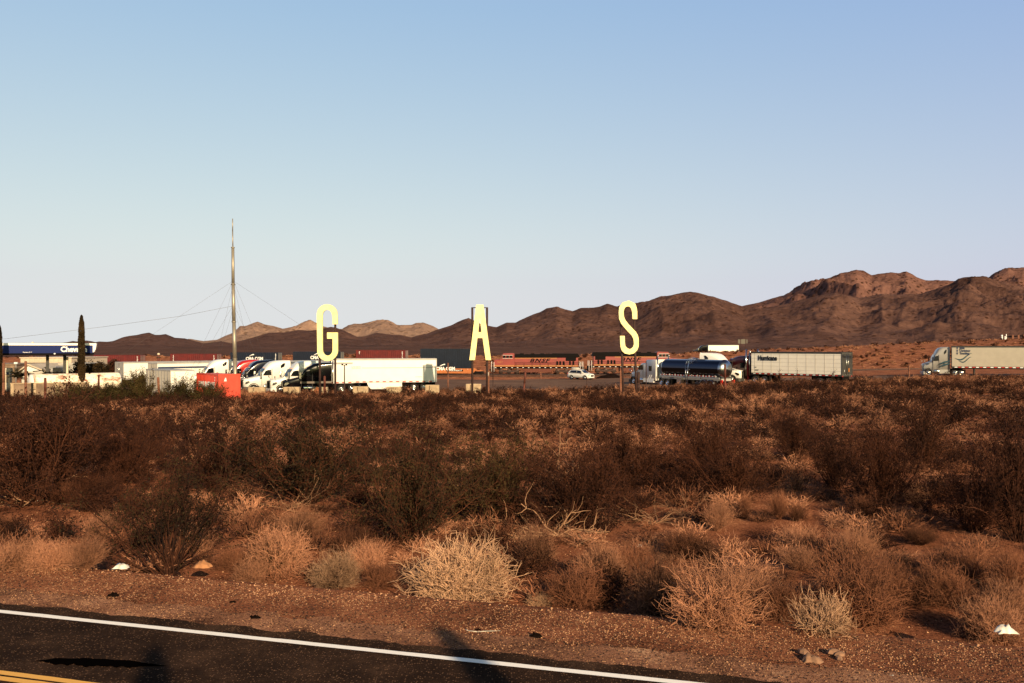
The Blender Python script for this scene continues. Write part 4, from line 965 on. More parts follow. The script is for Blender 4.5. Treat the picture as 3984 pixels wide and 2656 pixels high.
# local x axis = long axis pointing away-left reversed; near corner at the origin
L_ = 6.6
q = MB(); V = []; Fs = []; x = -L_; pat = [0, 0, .05, .05]; k = 0; xs_ = []
while x < -.15: xs_.append((x, pat[k % 4])); x += .09 if k % 2 else .12; k += 1
xs_.append((0, 0))
q.b2(-L_ + .02, -.02, .08, 2.42, .1, 2.72)
for x, dd in xs_: V += [(x, dd, .15), (x, dd, 2.65)]
q.raw(V, [(2 * i, 2 * i + 2, 2 * i + 3, 2 * i + 1) for i in range(len(xs_) - 1)]); q.build('container_body', M['conr2'], r_)
fr = MB()
for xx in (-L_, -.14):
    for yy in (0, 2.3): fr.b2(xx, xx + .14, yy, yy + .14, 0, 2.78)
fr.b2(-L_ + .14, -.14, 0, .1, 0, .15).b2(-L_ + .14, -.14, 0, .1, 2.65, 2.78).b2(-.1, 0, .14, 2.3, 0, .15).b2(-.1, 0, .14, 2.3, 2.65, 2.78); fr.build('corner_frame', M['conr2'], r_)
for a_ in (.15, 1.23):
    MB().b2(-.05, -.01, a_, a_ + 1.05, .16, 2.64).build('door', M['conr2'], r_, .01)
o = link('lettering', text_mesh('HYUNDAI', 4.6, .8, .02, .05), M['letw'], r_); o.location = (-5.8, -.015, 1.1)
mk = MB()
for k in range(5): mk.b2(-1.15, -.98, -.01, 0, 2.3 - k * .25, 2.42 - k * .25)
mk.build('code_marks', M['letw'], r_)
MB().raw([(.012, .6, 2.0), (.012, .9, 2.0), (.012, .82, 2.4), (.012, .72, 2.35)], [(0, 1, 2, 3)]).build('emblem', M['letw'], r_)

def parked_trailer(label, px, D, psi, L_, **kw):
    c = gp(px, D); root = thing('parked_trailer', label, 'trailer', c, 0, 'white box trailers parked left of the trucks')
    d = Vector((math.cos(R(psi)), math.sin(R(psi)), 0))
    # tail is the near-left end
    return root, trailer(root, d * L_, Vector((0, 0, 0)), skirt=False, refl=False, **kw)
root, tr = parked_trailer('white box trailer parked farthest left with closed grey rear doors', 481, 121, 50, 15.5, door='grey', zt=3.62)
letters(tr, 'S36', .5, 2.5, .01, .01, 'letk', parent=root) if False else None
root, tr = parked_trailer('white box trailer with a navy stripe parked second from left', 612, 117.5, 50, 15.5, stripes=((2.75, 3.0, 'letb'),), zt=3.6)

# ------------------------------------------------------------------ gas station
DC = 112.0; cz0 = gp(180, DC).z
CA = R(25); dC0 = 103.0; P0 = Vector((WX(0, dC0), dC0, 0)); P0.z = gz(P0.x, P0.y); cz0 = P0.z
r_ = thing('gas_canopy', 'blue and white fuel station canopy with white lettering at the left edge', 'canopy', P0, CA)
def cxd(px):
    """distance along the fascia that shows at px, and its depth"""
    k = (px - CX) / F; s_ = (k * P0.y - P0.x) / (math.cos(CA) - k * math.sin(CA)); return s_, P0.y + s_ * math.sin(CA)
def cx_(px): return cxd(px)[0]
DCm = cxd(190)[1]
def zz(py, D=None): return ZC - (py - HY) / F * (D or DCm) - cz0
MB().b2(-14, cx_(361), 0, 7, zz(1373.5), zz(1343)).build('fascia', M['bluep'], r_)
MB().b2(-14, cx_(361), -.05, 7.05, zz(1343), zz(1334.5)).build('fascia_trim', M['white'], r_)
e = MB(); e.prism([(cx_(361), zz(1371)), (cx_(366), zz(1369)), (cx_(371), zz(1360)), (cx_(374.5), zz(1345)), (cx_(375), zz(1337)), (cx_(373), zz(1334.5)), (cx_(361), zz(1334.5))], -.06, 7.06); e.build('end_cap', M['white'], r_)
MB().b2(-14, cx_(361), .05, 6.95, zz(1381), zz(1373.5)).build('soffit', M['blackm'], r_)
for px in (180, 248, -90):
    xx = cx_(px); MB().b2(xx - .17, xx + .17, 2, 2.35, -.3, zz(1378)).build('column', M['dgrey'], r_)
    if px == 248: MB().b2(xx + .18, xx + .42, 1.95, 2.4, -.3, zz(1389)).build('downpipe', M['cream'], r_)
o = link('lettering', text_mesh('Chevron', cx_(338) - cx_(236), (1369 - 1347) / F * DCm, .06, .035, spacing=.95), M['letw'], r_); o.location = (cx_(236), -.03, zz(1369))
o = link('lettering', text_mesh("Clearance 15' 6\"", cx_(124) - cx_(89), .13, .02, .02), M['letw'], r_); o.location = (cx_(89), -.03, zz(1371.5))
MB().lathe((cx_(213), -.15, zz(1374)), (0, 0, -1), [(0, -.05), (.12, 0), (.1, .12), (0, .16)], 10).build('canopy_light', M['letw'], r_)
MB().b2(cx_(115), cx_(122), 3, 3.4, zz(1334), zz(1329)).build('roof_vent', M['cream'], r_)
def dispenser(label, px, D, ybot, ytop, w):
    p = gp(px, D); r_ = thing('fuel_pump', label, 'fuel pump', p, 0, 'fuel pumps under the canopy')
    z = lambda y: ZC - (y - HY) / F * D - p.z
    MB().b2(-w / 2, w / 2, -.3, .3, z(ytop + 25), z(ytop)).build('head', M['offwhite'], r_, .08)
    MB().b2(-w / 2 + .45, -w / 2 + .75, -.32, -.3, z(ytop + 25), z(ytop + 15)).build('screen', M['letb'], r_)
    MB().b2(-w / 2 + .1, -w / 2 + .35, -.2, .2, 0, z(ytop + 25)).b2(w / 2 - .35, w / 2 - .1, -.2, .2, 0, z(ytop + 25)).build('leg', M['cream'], r_)
    MB().b2(-w / 2 + .35, w / 2 - .35, -.15, .15, .2, 1.4).build('cabinet', M['grey'], r_)
dispenser('white topped fuel pump nearest the left edge under the canopy', 31, 106, 1520, 1431, .95)
dispenser('white topped fuel pump between the two canopy columns', 225, 113, 1490, 1429, 1.1)
def building(name, label, pxa, pxb, D, ytop, depth, m, roof=None, ribs=0.0, gable=None, cat='building'):
    a = gp(pxa, D); b = gp(pxb, D); zt = ZC - (ytop - HY) / F * D; r_ = thing(name, label, cat, a); w = b.x - a.x; h = zt - a.z
    MB().b2(0, w, 0, depth, -.3, h).build('wall', M[m], r_)
    if ribs:
        q = MB()
        for x in np.arange(ribs / 2, w, ribs): q.b2(x, x + ribs * .35, -.06, 0, -.2, h)
        q.build('rib', M[m], r_)
    if gable is not None:
        zr = ZC - (gable - HY) / F * D - a.z; q = MB(); ov = .4
        q.prism([(-ov, h - .1), (w * .32, zr), (w + ov, h - .1), (w + ov, h + .05), (w * .32, zr + .22), (-ov, h + .05)], -ov, depth); q.build('roof', M[roof or 'grey'], r_)
        MB().prism([(.02, h), (w * .32, zr), (w - .02, h)], -.0, .2).build('gable', M['white'], r_)
    else: MB().b2(-.15, w + .15, -.15, depth + .15, h, h + .18).build('roof', M[roof or m], r_)
    return r_, w, h
building('warehouse', 'tan ribbed metal warehouse seen under the fuel canopy', 80, 278, 158, 1393, 14, 'cream', ribs=.9)
building('store', 'low brown flat roofed building at the far left under the canopy', -140, 58, 140, 1419, 10, 'concd')
r_, w, h = building('house', 'small white gabled house under the fuel canopy', 84, 176, 126, 1445, 9, 'offwhite', 'cream', gable=1420, cat='house')
MB().b2(1.0, 1.9, -.05, 0, .1, 1.9).build('door', M['dgrey'], r_)
building('shed', 'grey flat shed standing between house and canopy column', 196, 215, 124, 1430, 4, 'grey')
building('store', 'low grey shop with stepped roof left of the tall cypress', 232, 305, 128, 1418, 8, 'grey', 'offwhite')
r_ = thing('street_lamp', 'small lamp head on a pole at the far left under the canopy', 'lamp', gp(62, 125)); zt = ZC - (1412 - HY) / F * 125 - r_.location.z
MB().cyl((0, 0, -.2), (0, 0, zt), .05, n=6).build('pole', M['grey'], r_); MB().box((0, 0, zt), (.45, .35, .28)).build('lamp_head', M['letw'], r_, .05)

# rusty white tank
a = gp(122, 97); b = gp(458, 103.5); r_ = thing('storage_tank', 'old white cylindrical storage tank streaked with rust behind the concrete wall', 'tank', ((a.x + b.x) / 2, (a.y + b.y) / 2, (a.z + b.z) / 2), hd(a, b))
LTk = (b - a).length; rt = 1.0; zc_ = ZC - (1452.5 - HY) / F * 99.5 - rt - r_.location.z
tm = mat('rusted_white_tank', (.74, .66, .52), .6); nt = tm.node_tree; N = nt.nodes; L = nt.links; tc = N.new('ShaderNodeTexCoord'); nz = N.new('ShaderNodeTexNoise'); nz.inputs['Scale'].default_value = 1.1; nz.inputs['Detail'].default_value = 9; nz.inputs['Roughness'].default_value = .7
mp = N.new('ShaderNodeMapping'); mp.inputs['Scale'].default_value = (.8, .8, 1.6); L.new(tc.outputs['Object'], mp.inputs[0]); L.new(mp.outputs[0], nz.inputs['Vector'])
rp = N.new('ShaderNodeValToRGB'); rp.color_ramp.elements[0].position = .47; rp.color_ramp.elements[0].color = (.78, .70, .56, 1); rp.color_ramp.elements[1].position = .62; rp.color_ramp.elements[1].color = (.20, .05, .015, 1)
L.new(nz.outputs['Fac'], rp.inputs['Fac']); L.new(rp.outputs['Color'], N['Principled BSDF'].inputs['Base Color'])
MB().lathe((-LTk / 2, 0, zc_), (1, 0, 0), [(rt, 0), (rt, LTk)], 32).build('tank', tm, r_)
for s in (-1, 1): MB().lathe((s * LTk / 2, 0, zc_), (s, 0, 0), [(rt, 0), (rt * .95, .12), (rt * .6, .26), (0, .32)], 32).build('tank_end', M['white'], r_)
for s in (-.32, .32): MB().b2(s * LTk - .2, s * LTk + .2, -.8, .8, -.2, zc_ - rt * .7).build('support', M['concd'], r_)
# concrete wall
def wall(label, pa, Da, pb_, Db, ytop, th=.3, m='concd', segs=1):
    a = gp(pa, Da); b = gp(pb_, Db); zt = ZC - (ytop - HY) / F * (Da + Db) / 2; r_ = thing('concrete_wall', label, 'wall', a, hd(a, b)); L_ = (b - a).length; h = zt - a.z
    MB().b2(0, L_, -th / 2, th / 2, -.6, h).build('wall_panel', M[m], r_, .03)
    MB().b2(-.1, L_ + .1, -th / 2 - .05, th / 2 + .05, h, h + .08).build('coping', M['conc'], r_)
    q = MB()
    for x in np.arange(.0, L_, 2.2): q.b2(x, x + .3, -th / 2 - .06, -th / 2 + .01, -.5, h - .01)
    q.build('pilaster', M['conc'], r_)
wall('low stained concrete wall in front of the rusty tank', 44, 91, 345, 92.5, 1491)
b1 = gp(18, 98); r_ = thing('fence_frame', 'thin black steel gate frame beside the white gabled house', 'frame', gp(128, 104)); zt = ZC - (1441 - HY) / F * 104 - r_.location.z
q = MB().tube([(0, 0, zt - .1), (1.3, 0, zt), (1.3, 0, zt - .25)], .06, 5).tube([(-.7, 0, zt - .05), (.35, 0, .2)], .06, 5).tube([(1.4, 0, zt - .25), (3.5, .3, zt - .25)], .07, 5); q.build('frame', M['blackm'], r_)

# small far light tower behind trailers
r_ = thing('vent_stack', 'rusty pipe with a round lamp hood above the white trailers', 'pipe', gp(617, 150)); z = lambda y: ZC - (y - HY) / F * 150 - r_.location.z
MB().cyl((0, 0, 0), (0, 0, z(1380)), .2, n=10).build('pipe', M['rust'], r_); MB().cyl((0, 0, z(1390)), (0, 0, z(1387)), .3, n=12).build('flange', M['dgrey'], r_); MB().lathe((0, 0, z(1381)), (0, 0, 1), [(.12, 0), (.26, .1), (.2, .32), (0, .4)], 12).build('hood', M['cream'], r_)

# ------------------------------------------------------------------ posts
def post(label, px, D, ytop, r=.13, m='rustd', lean=0.0, cap=None, name='post', group='steel and wooden posts along the lot', round_=True):
    p = gp(px, D); h = ZC - (ytop - HY) / F * D - p.z; r_ = thing(name, label, 'post', p, 0, group)
    if round_: MB().tube([(0, 0, -.4), (lean * .5, 0, h * .5), (lean, 0, h - .06)], [r, r, r * .98], 10).tube([(lean, 0, h - .06), (lean, 0, h)], [r * .98, r * .6], 10).build('shaft', M[m], r_)
    else: MB().prism([(-r, -.4), (r, -.4), (r + lean, h - .02), (-r + lean, h + .03)], -r, r).build('shaft', M[m], r_)
    if cap: MB().cyl((lean, 0, h - cap), (lean, 0, h + .01), r * 1.08, n=10).build('cap', M['offwhite'], r_)
    return r_, h
post('thick reddish post at the far left edge in front of a fuel pump', 14, 88, 1411, .14, 'wood')
post('tall brown wooden post left of the rusty tank', 100, 87, 1404, .13, 'wood')
post('red rusty stub post in front of the left half of the rusty tank', 176, 86, 1469, .13, 'rust')
post('red rusty stub post in front of the right end of the rusty tank', 384, 90, 1457, .11, 'rust')
post('leaning brown stub between two round green bushes', 620, 86, 1467, .13, 'wood', lean=-.12)
post('thick red bollard under the letter G', 1263, 95, 1462, .13, 'rust')
post('short weathered wooden post with a white top right of the letter A', 1900, 93, 1448, .12, 'wood', round_=False, cap=.4)
post('thin dark steel post beside the left locomotive nose', 1918, 99, 1412, .055, 'rustd')
post('leaning thick rusty bollard below the left locomotive', 2036, 97, 1441, .12, 'rust', lean=.25)
post('wide weathered wooden post left of the letter S foot', 2416, 96, 1438, .13, 'wood', round_=False)
post('thick dark stub post right of the letter S', 2484, 97, 1447, .17, 'rustd')
post('tall thin dark post in front of the white tanker cab', 2514, 98, 1403, .055, 'rustd')
post('thick red bollard in front of the rear of the tanker', 2821, 92, 1416, .11, 'rust')
post('thin wooden post in front of the navy double stack containers', 1743, 120, 1411, .1, 'wood')
post('small tan post in the lot below the left locomotive', 2104, 150, 1452, .14, 'wood')
post('thin short post beside the white SUV', 2283, 110, 1477, .04, 'rustd')
post('thin rusty fence post in the scrub left of the right edge truck', 3537, 112, 1420, .11, 'wood')
for k, (px, y, w_) in enumerate(((3898, 1302, .3), (3910, 1307, .2), (3915, 1299, .16))):
    post(('leftmost white highway marker post on the ridge at the far right', 'small round white marker between the two white posts on the ridge', 'thin white marker post beside the guardrail on the ridge')[k], px, 296, y, w_, 'letw', group='white markers on the ridge')
r_ = thing('guardrail', 'low dark guardrail on wooden posts along the ridge at the far right', 'guardrail', gp(3900, 298)); b = r_.location
q = MB(); q.tube([gp(px, 298) - b + Vector((0, 0, .9)) for px in range(3915, 4300, 25)], .28, 4); q.build('rail', M['blackm'], r_)
for px in range(3940, 4300, 22): p = gp(px, 297) - b; MB().b2(p.x - .3, p.x + .3, p.y - .2, p.y, p.z - .3, p.z + 1.3).build('post', M['wood'], r_)
# flood light pole
r_, h = post('slim dark pole with two small floodlights in front of the white trailer', 1340, 96, 1419, .06, 'rustd', name='light_pole'); r_['category'] = 'lamp'
MB().cyl((-.2, 0, h - .02), (.2, 0, h - .02), .03, n=6).build('arm', M['blackm'], r_)
for s in (-1, 1): MB().box((s * .23, -.05, h + .03), (.16, .2, .18)).build('floodlight', M['blackm'], r_)
# highway sign seen from behind
r_ = thing('highway_sign', 'grey back of a highway sign on two posts above the white cab', 'sign', gp(2889, 305)); z = lambda y: ZC - (y - HY) / F * 305 - r_.location.z
for px in (2881, 2901): MB().cyl(((px - 2889) / F * 305, 0, -.5), ((px - 2889) / F * 305, 0, z(1320)), .13, n=8).build('post', M['rustd'], r_)
MB().b2(-1.65, -.85, -.1, -.05, z(1336), z(1320)).b2(1.35, 1.75, -.1, -.05, z(1335), z(1320)).build('side_panel', M['signback'], r_); MB().b2(-.6, .95, -.16, -.1, z(1337), z(1319)).build('sign_panel', M['signback'], r_)
# concrete blocks
for k, (pa, pb_, yt, D, lb) in enumerate(((964, 1030, 1506, 101, 'tan concrete block in front of the white cab beside the red container'), (1101, 1164, 1505, 100, 'tan concrete block at the nose of the black truck'), (1215, 1272, 1506, 101, 'concrete block half sunk in a sandy mound under the letter G'), (1372, 1431, 1503, 101, 'concrete block below the fuel tanks of the white trailer'), (1503, 1562, 1505, 101, 'concrete block under the middle of the white trailer'), (1654, 1708, 1497, 101, 'concrete block at the rear end of the white trailer'), (1812, 1872, 1493, 100, 'concrete block at the foot of the letter A'))):
    a = gp(pa, D); b = gp(pb_, D); h = ZC - (yt - HY) / F * D - a.z
    r_ = thing('concrete_block', lb, 'block', a, 0, 'concrete blocks along the lot edge'); MB().b2(0, b.x - a.x, 0, .75, -.3, h).build('block', M['conc'], r_, .06)
    MB().b2((b.x - a.x) * .3, (b.x - a.x) * .34, -.02, .02, h * .5, h - .08).build('lifting_loop', M['rustd'], r_)
# mounds of soil
def mound(name, label, pa, pb_, D, yt, m, cat='mound'):
    a = gp(pa, D); b = gp(pb_, D); w = b.x - a.x; c = (a + b) / 2; h = ZC - (yt - HY) / F * D - c.z; V = []; n = 28
    for j in range(n + 1):
        for i in range(n + 1):
            u = i / n * 2 - 1; v = j / n * 2 - 1; rr = math.hypot(u, v); zz_ = max(0, 1 - rr) ** .85 * h * (1 + .25 * noise.noise((u * 3, v * 3, pa * .1))) - .05
            V.append((u * w / 2, v * w * .4, zz_ + .04 * noise.noise((u * 14, v * 14, 0))))
    idx = np.arange((n + 1) ** 2).reshape(n + 1, n + 1); Fc = np.stack([idx[:-1, :-1], idx[:-1, 1:], idx[1:, 1:], idx[1:, :-1]], -1).reshape(-1, 4)
    o = link(name, mesh_np(name, V, Fc, True), m); o.location = c; tag(o, label, cat)
mound('gravel_pile', 'dark conical gravel pile behind the foot of the letter S', 2316, 2434, 151, 1450, M['mound'])
soil_m = earth_mat('sandy_mound', [(.16, .06, .03), (.30, .12, .06)], .8, 6, .5, .05)
mound('soil_mound', 'sandy mound in front of the black truck', 1205, 1262, 98, 1501, soil_m)

# ------------------------------------------------------------------ litter on the verge
def crumple(name, label, px, py, z, size, m, seed, m2=None, cat='litter'):
    """crumpled sheet/bag; z: height of the surface it lies on"""
    D = F * (ZC - z) / (py - HY); p = Vector((WX(px, D), D, z)); rr = random.Random(seed); n = 9; V = []
    for j in range(n + 1):
        for i in range(n + 1):
            u = i / n - .5; v = j / n - .5; q = (1 - (2 * abs(u)) ** 3) * (1 - (2 * abs(v)) ** 3)
            V.append((u * size * (1 + .4 * noise.noise((v * 3, seed, 0))), v * size * .6 + .25 * size * noise.noise((u * 3, seed, 7)), size * (.05 + .38 * q * (.6 + 1.1 * abs(noise.noise((u * 4 + seed, v * 4, seed)))))))
    idx = np.arange((n + 1) ** 2).reshape(n + 1, n + 1); Fc = np.stack([idx[:-1, :-1], idx[:-1, 1:], idx[1:, 1:], idx[1:, :-1]], -1).reshape(-1, 4)
    me = mesh_np(name, V, Fc); o = link(name, me, m); o.location = p; tag(o, label, cat)
    if m2:
        me.materials.append(m2); mi = np.zeros(len(Fc), dtype=np.int32); 
        for k in range(len(Fc)):
            if k % n < 3 and k // n > 2: mi[k] = 1
        me.polygons.foreach_set('material_index', mi)
    return o
ZR = ZC - 4.64
bag = mat('white_plastic', (.72, .68, .60), .5); bagb = mat('blue_plastic', (.02, .14, .32), .5); card = mat('brown_cardboard', (.38, .17, .07), .9, var=.2, vscale=8); cardd = mat('dark_debris', (.008, .005, .004), 1.0, spec=.0); stone = mat('pale_stone', (.26, .14, .08), .9, var=.25, vscale=9)
crumple('plastic_bag', 'crumpled white and blue plastic bag left of the big dark bush', 471, 2212, ZR, .30, bag, 3, bagb)
crumple('cardboard_scrap', 'torn brown cardboard right of the big dark bush', 788, 2208, ZR, .36, card, 5)
crumple('wrapper', 'small red striped wrapper on the verge left of the white and blue bag', 332, 2206, ZR, .15, card, 8)
crumple('paper_cup', 'white crushed cup on the sand right of the dead branches', 2488, 2128, ZR - .5, .20, bag, 9)
crumple('plastic_bag', 'torn white plastic bag caught in the twigs at the lower right', 3912, 2462, ZR + .12, .30, bag, 12)
crumple('paper_scrap', 'tiny white paper scrap at the left edge in the pale grass', 97, 2066, ZR - .5, .13, bag, 14)
crumple('paper_scrap', 'white paper scrap below the gnarled trunk at the far left', 151, 1952, ZR - .55, .16, bag, 15)
crumple('dead_wood_chunk', 'grey broken chunk of wood with stones on the lower right verge', 3160, 2576, ZR, .30, stone, 21, cat='wood')
crumple('crushed_can', 'flattened grey can on the lower right verge', 3468, 2640, ZR, .12, M['grey'], 22)
crumple('rubber_scrap', 'black curled rubber strip on the left verge', 442, 2322, ZR, .2, cardd, 30)
crumple('rubber_scrap', 'flat black rubber scrap in the centre of the left verge', 905, 2346, ZR, .13, cardd, 31)
crumple('rubber_scrap', 'thin black strip just above the white edge line', 995, 2413, ZR, .22, cardd, 32)
crumple('rubber_scrap', 'black scrap below the pale bush in the middle of the verge', 2085, 2484, ZR, .22, cardd, 33)
crumple('rubber_scrap', 'dark pebble sized scrap left of the fallen twig on the verge', 1858, 2455, ZR, .12, cardd, 34)
q = MB(); D = F * 4.64 / (2462 - HY); c = Vector((WX(1870, D), D, ZR)); o = q.tube([(-.26, .12, .02), (-.2, .02, .03), (-.06, -.03, .03), (.1, -.03, .04), (.32, .05, .02)], [.006, .009, .009, .007, .004], 5).build('twig', M['offwhite'], None); o.location = c; tag(o, 'pale curved fallen twig on the gravel verge', 'twig')
# ------------------------------------------------------------------ vegetation
VM = {}
VM['tan'] = twig_mat('dry_twigs', (.035, .014, .008), (.62, .29, .165))
VM['tanb'] = twig_mat('brown_dry_twigs', (.018, .007, .004), (.31, .125, .066))
VM['pale'] = twig_mat('pale_twigs', (.08, .040, .022), (.80, .48, .29))
VM['stem'] = twig_mat('dark_stems', (.008, .003, .002), (.11, .038, .018))
VM['dead'] = twig_mat('dead_wood', (.16, .08, .045), (.45, .26, .15))
VM['leaf'] = twig_mat('resinous_leaves', (.004, .003, .0015), (.060, .036, .012), .06)
VM['leafb'] = twig_mat('brown_leaves', (.004, .0014, .0008), (.060, .019, .008), .06)
VM['leafg'] = twig_mat('green_leaves', (.008, .007, .003), (.085, .064, .018), .10)
VM['pebble'] = twig_mat('pebbles', (.08, .028, .014), (.72, .40, .22))
VM['pebbled'] = twig_mat('dark_pebbles', (.02, .012, .01), (.10, .05, .035))

def unit(v): return v / np.maximum(1e-9, np.linalg.norm(v, axis=-1, keepdims=True))
def seg_mesh(segs, rng, sides=3, keep=.0):
    S = np.array(segs, dtype=np.float64)
    p0 = S[:, 0:3]; p1 = S[:, 3:6]; r0 = S[:, 6:7]; r1 = S[:, 7:8]
    d = unit(p1 - p0); a = unit(np.cross(d, unit(rng.normal(size=d.shape)))); b = np.cross(d, a)
    if sides == 2:
        V = np.stack([p0 - a * r0, p0 + a * r0, p1 + a * r1, p1 - a * r1], 1).reshape(-1, 3)
        Fc = np.arange(len(V)).reshape(-1, 4); return V, Fc
    rings = []
    for p, r in ((p0, r0), (p1, r1)):
        for i in range(sides):
            t = 2 * PI * i / sides; rings.append(p + (a * math.cos(t) + b * math.sin(t)) * r)
    V = np.stack(rings, 1).reshape(-1, 3); base = np.arange(len(S))[:, None] * (2 * sides)
    Fc = np.concatenate([base + np.array([i, (i + 1) % sides, sides + (i + 1) % sides, sides + i]) for i in range(sides)], 0)
    return V, Fc
def leaf_mesh(P, size, rng, up=.3):
    n = len(P); a = unit(rng.normal(size=(n, 3))); c = unit(rng.normal(size=(n, 3)) + np.array([0, 0, up])); b = unit(np.cross(a, c)); a = np.cross(b, c)
    s = (size * rng.uniform(.6, 1.3, (n, 1)))
    V = np.stack([P - a * s, P - b * s * .55, P + a * s, P + b * s * .55], 1).reshape(-1, 3)
    return V, np.arange(4 * n).reshape(-1, 4)

def grow(rng, start, dirv, length, n, wob, r0, r1, segs, grav=0.0, mid=None):
    p = np.array(start, float); d = np.array(dirv, float); pts = [p.copy()]
    for i in range(n):
        d = d + rng.normal(size=3) * wob; d[2] += grav; d /= np.linalg.norm(d)
        q = p + d * length / n; a = i / n; b = (i + 1) / n
        segs.append([*p, *q, r0 + (r1 - r0) * a, r0 + (r1 - r0) * b]); p = q; pts.append(p.copy())
    return pts, d

def dome_bush(seed, stems=80, twigs=7, R_=.5, H=.5, r=.0045, sub=2, spread=1.35, wob=.25, tuft=1.0):
    """dry shrub: stems fan from the base to a dome full of forked twiglets"""
    rng = np.random.RandomState(seed); segs = []
    for s in range(stems):
        az = rng.uniform(0, 2 * PI); pol = math.acos(rng.uniform(math.cos(spread), 1)) 
        lump = .78 + .34 * noise.noise((math.cos(az) * 1.4 + seed, math.sin(az) * 1.4, pol * 1.6)) + rng.uniform(-.1, .14)
        tip = np.array([math.sin(pol) * math.cos(az) * R_, math.sin(pol) * math.sin(az) * R_, math.cos(pol) * H + .03]) * lump
        base = np.array([math.cos(az) * R_ * .16 * rng.rand(), math.sin(az) * R_ * .16 * rng.rand(), 0.0])
        Lg = np.linalg.norm(tip - base); d = (tip - base) / max(Lg, 1e-6); d[2] += .15
        pts, dd = grow(rng, base, d / np.linalg.norm(d), Lg, 4, wob * .5, r * 1.35, r, segs)
        for t in range(twigs):
            k = 1 + rng.randint(0, 4); st = pts[k]; dv = unit(unit(st + np.array([0, 0, .1 * H])) * .9 + rng.normal(size=3) * .55); dv[2] += .25 * tuft
            tl = R_ * rng.uniform(.16, .40)
            p2, d2 = grow(rng, st, unit(dv), tl, 2, wob, r * .85, r * .55, segs)
            for q in range(sub):
                dv2 = unit(d2 + rng.normal(size=3) * .6)
                grow(rng, p2[-1 - (q % 2)], dv2, tl * rng.uniform(.3, .6), 1, 0, r * .6, r * .35, segs)
    a = np.array(segs); a[:, 2] = np.maximum(a[:, 2], -.02); a[:, 5] = np.maximum(a[:, 5], 0.0); return a, rng

def leafy_bush(seed, stems=22, H=1.5, R_=1.1, r=.010, branches=7, leaves=20, lsize=.02, lean=(0, 0), pol=(.12, .95), jit=.07, start=.3, n=7, sub=3):
    """wand shrub: bare zig-zag stems below, leaf sprays toward the tips"""
    rng = np.random.RandomState(seed); segs = []; LP = []
    for s in range(stems):
        az = rng.uniform(0, 2 * PI); po = rng.uniform(*pol)
        d = np.array([math.sin(po) * math.cos(az) + lean[0], math.sin(po) * math.sin(az) + lean[1], math.cos(po)]); d /= np.linalg.norm(d)
        L_ = H * rng.uniform(.65, 1.08) / max(.55, math.cos(po)) ; L_ = min(L_, math.hypot(H, R_) * 1.02)
        base = np.array([rng.normal() * .06 * R_, rng.normal() * .06 * R_, -.05])
        pts, dd = grow(rng, base, d, L_, n, .13, r * 1.5, r * .35, segs, .012)
        for k in range(branches):
            f = start + (1 - start) * (k + rng.rand()) / branches; i = min(n - 1, int(f * n)); fr = f * n - i; st = pts[i] * (1 - fr) + pts[i + 1] * fr
            dv = unit(unit(pts[i + 1] - pts[i]) + rng.normal(size=3) * .55); bl = L_ * rng.uniform(.14, .30) * (1.25 - .5 * f)
            p2, d2 = grow(rng, st, dv, bl, 3, .2, r * .45, r * .2, segs, .03)
            for q in range(sub):
                p3, d3 = grow(rng, p2[1 + q % 3], unit(d2 + rng.normal(size=3) * .6), bl * .45, 2, .2, r * .25, r * .14, segs, .03)
                if leaves: 
                    for w_ in range(max(1, leaves // sub // 2)): LP.append(p3[rng.randint(0, 3)] + rng.normal(size=3) * jit * .6)
            if leaves:
                for w_ in range(leaves // 2): LP.append(p2[rng.randint(1, 4)] + rng.normal(size=3) * jit)
    return np.array(segs), (np.array(LP) if LP else None), rng

def mk(name, segs, rng, sides=3): V, Fc = seg_mesh(segs, rng, sides); return mesh_np(name, V, Fc)
def mkl(name, P, size, rng): V, Fc = leaf_mesh(P, size, rng); return mesh_np(name, V, Fc)
def both(name, segs, P, size, rng, sides, m1, m2):
    V, Fc = seg_mesh(segs, rng, sides)
    if P is not None:
        V2, F2 = leaf_mesh(P, size, rng); n = len(Fc); Fc = np.concatenate([Fc, F2 + len(V)]); V = np.concatenate([V, V2])
    me = mesh_np(name, V, Fc); me.materials.append(m1); me.materials.append(m2)
    if P is not None: mi = np.zeros(len(Fc), dtype=np.int32); mi[n:] = 1; me.polygons.foreach_set('material_index', mi)
    return me

# ---- prototypes (unit sized; scaled per plant)
DOME = []; 
for k in range(6):
    s_, rg = dome_bush(100 + k, stems=210, twigs=9, R_=.92, H=.72 + .08 * (k % 3), r=.0060, spread=1.5, wob=.42); DOME.append(mk('twigs', s_, rg, 3))
BROOM = []
for k in range(4):
    s_, rg = dome_bush(140 + k, stems=230, twigs=7, R_=.88, H=1.0, r=.0042, spread=1.22, wob=.16, tuft=1.6); BROOM.append(mk('twigs', s_, rg, 3))
SPARSE = []
for k in range(2):
    s_, rg = dome_bush(160 + k, stems=60, twigs=10, R_=1.0, H=.7, r=.0085, spread=1.45, wob=.45, sub=3); SPARSE.append(mk('twigs', s_, rg, 4))
DARKP = []
for k in range(5):
    s_, lp, rg = leafy_bush(200 + k, stems=44, H=1.0, R_=.95, r=.0065, branches=11, leaves=26, lsize=.016, jit=.04, start=.22, pol=(.08, 1.12))
    DARKP.append((mk('stems', s_, rg, 4), mkl('foliage', lp, .0155, rg)))
s_, lp, rg = leafy_bush(207, stems=40, H=1.0, R_=1.0, r=.0085, branches=9, leaves=17, jit=.04, start=.42, pol=(.1, 1.15)); DARKP.append((mk('stems', s_, rg, 4), mkl('foliage', lp, .015, rg)))
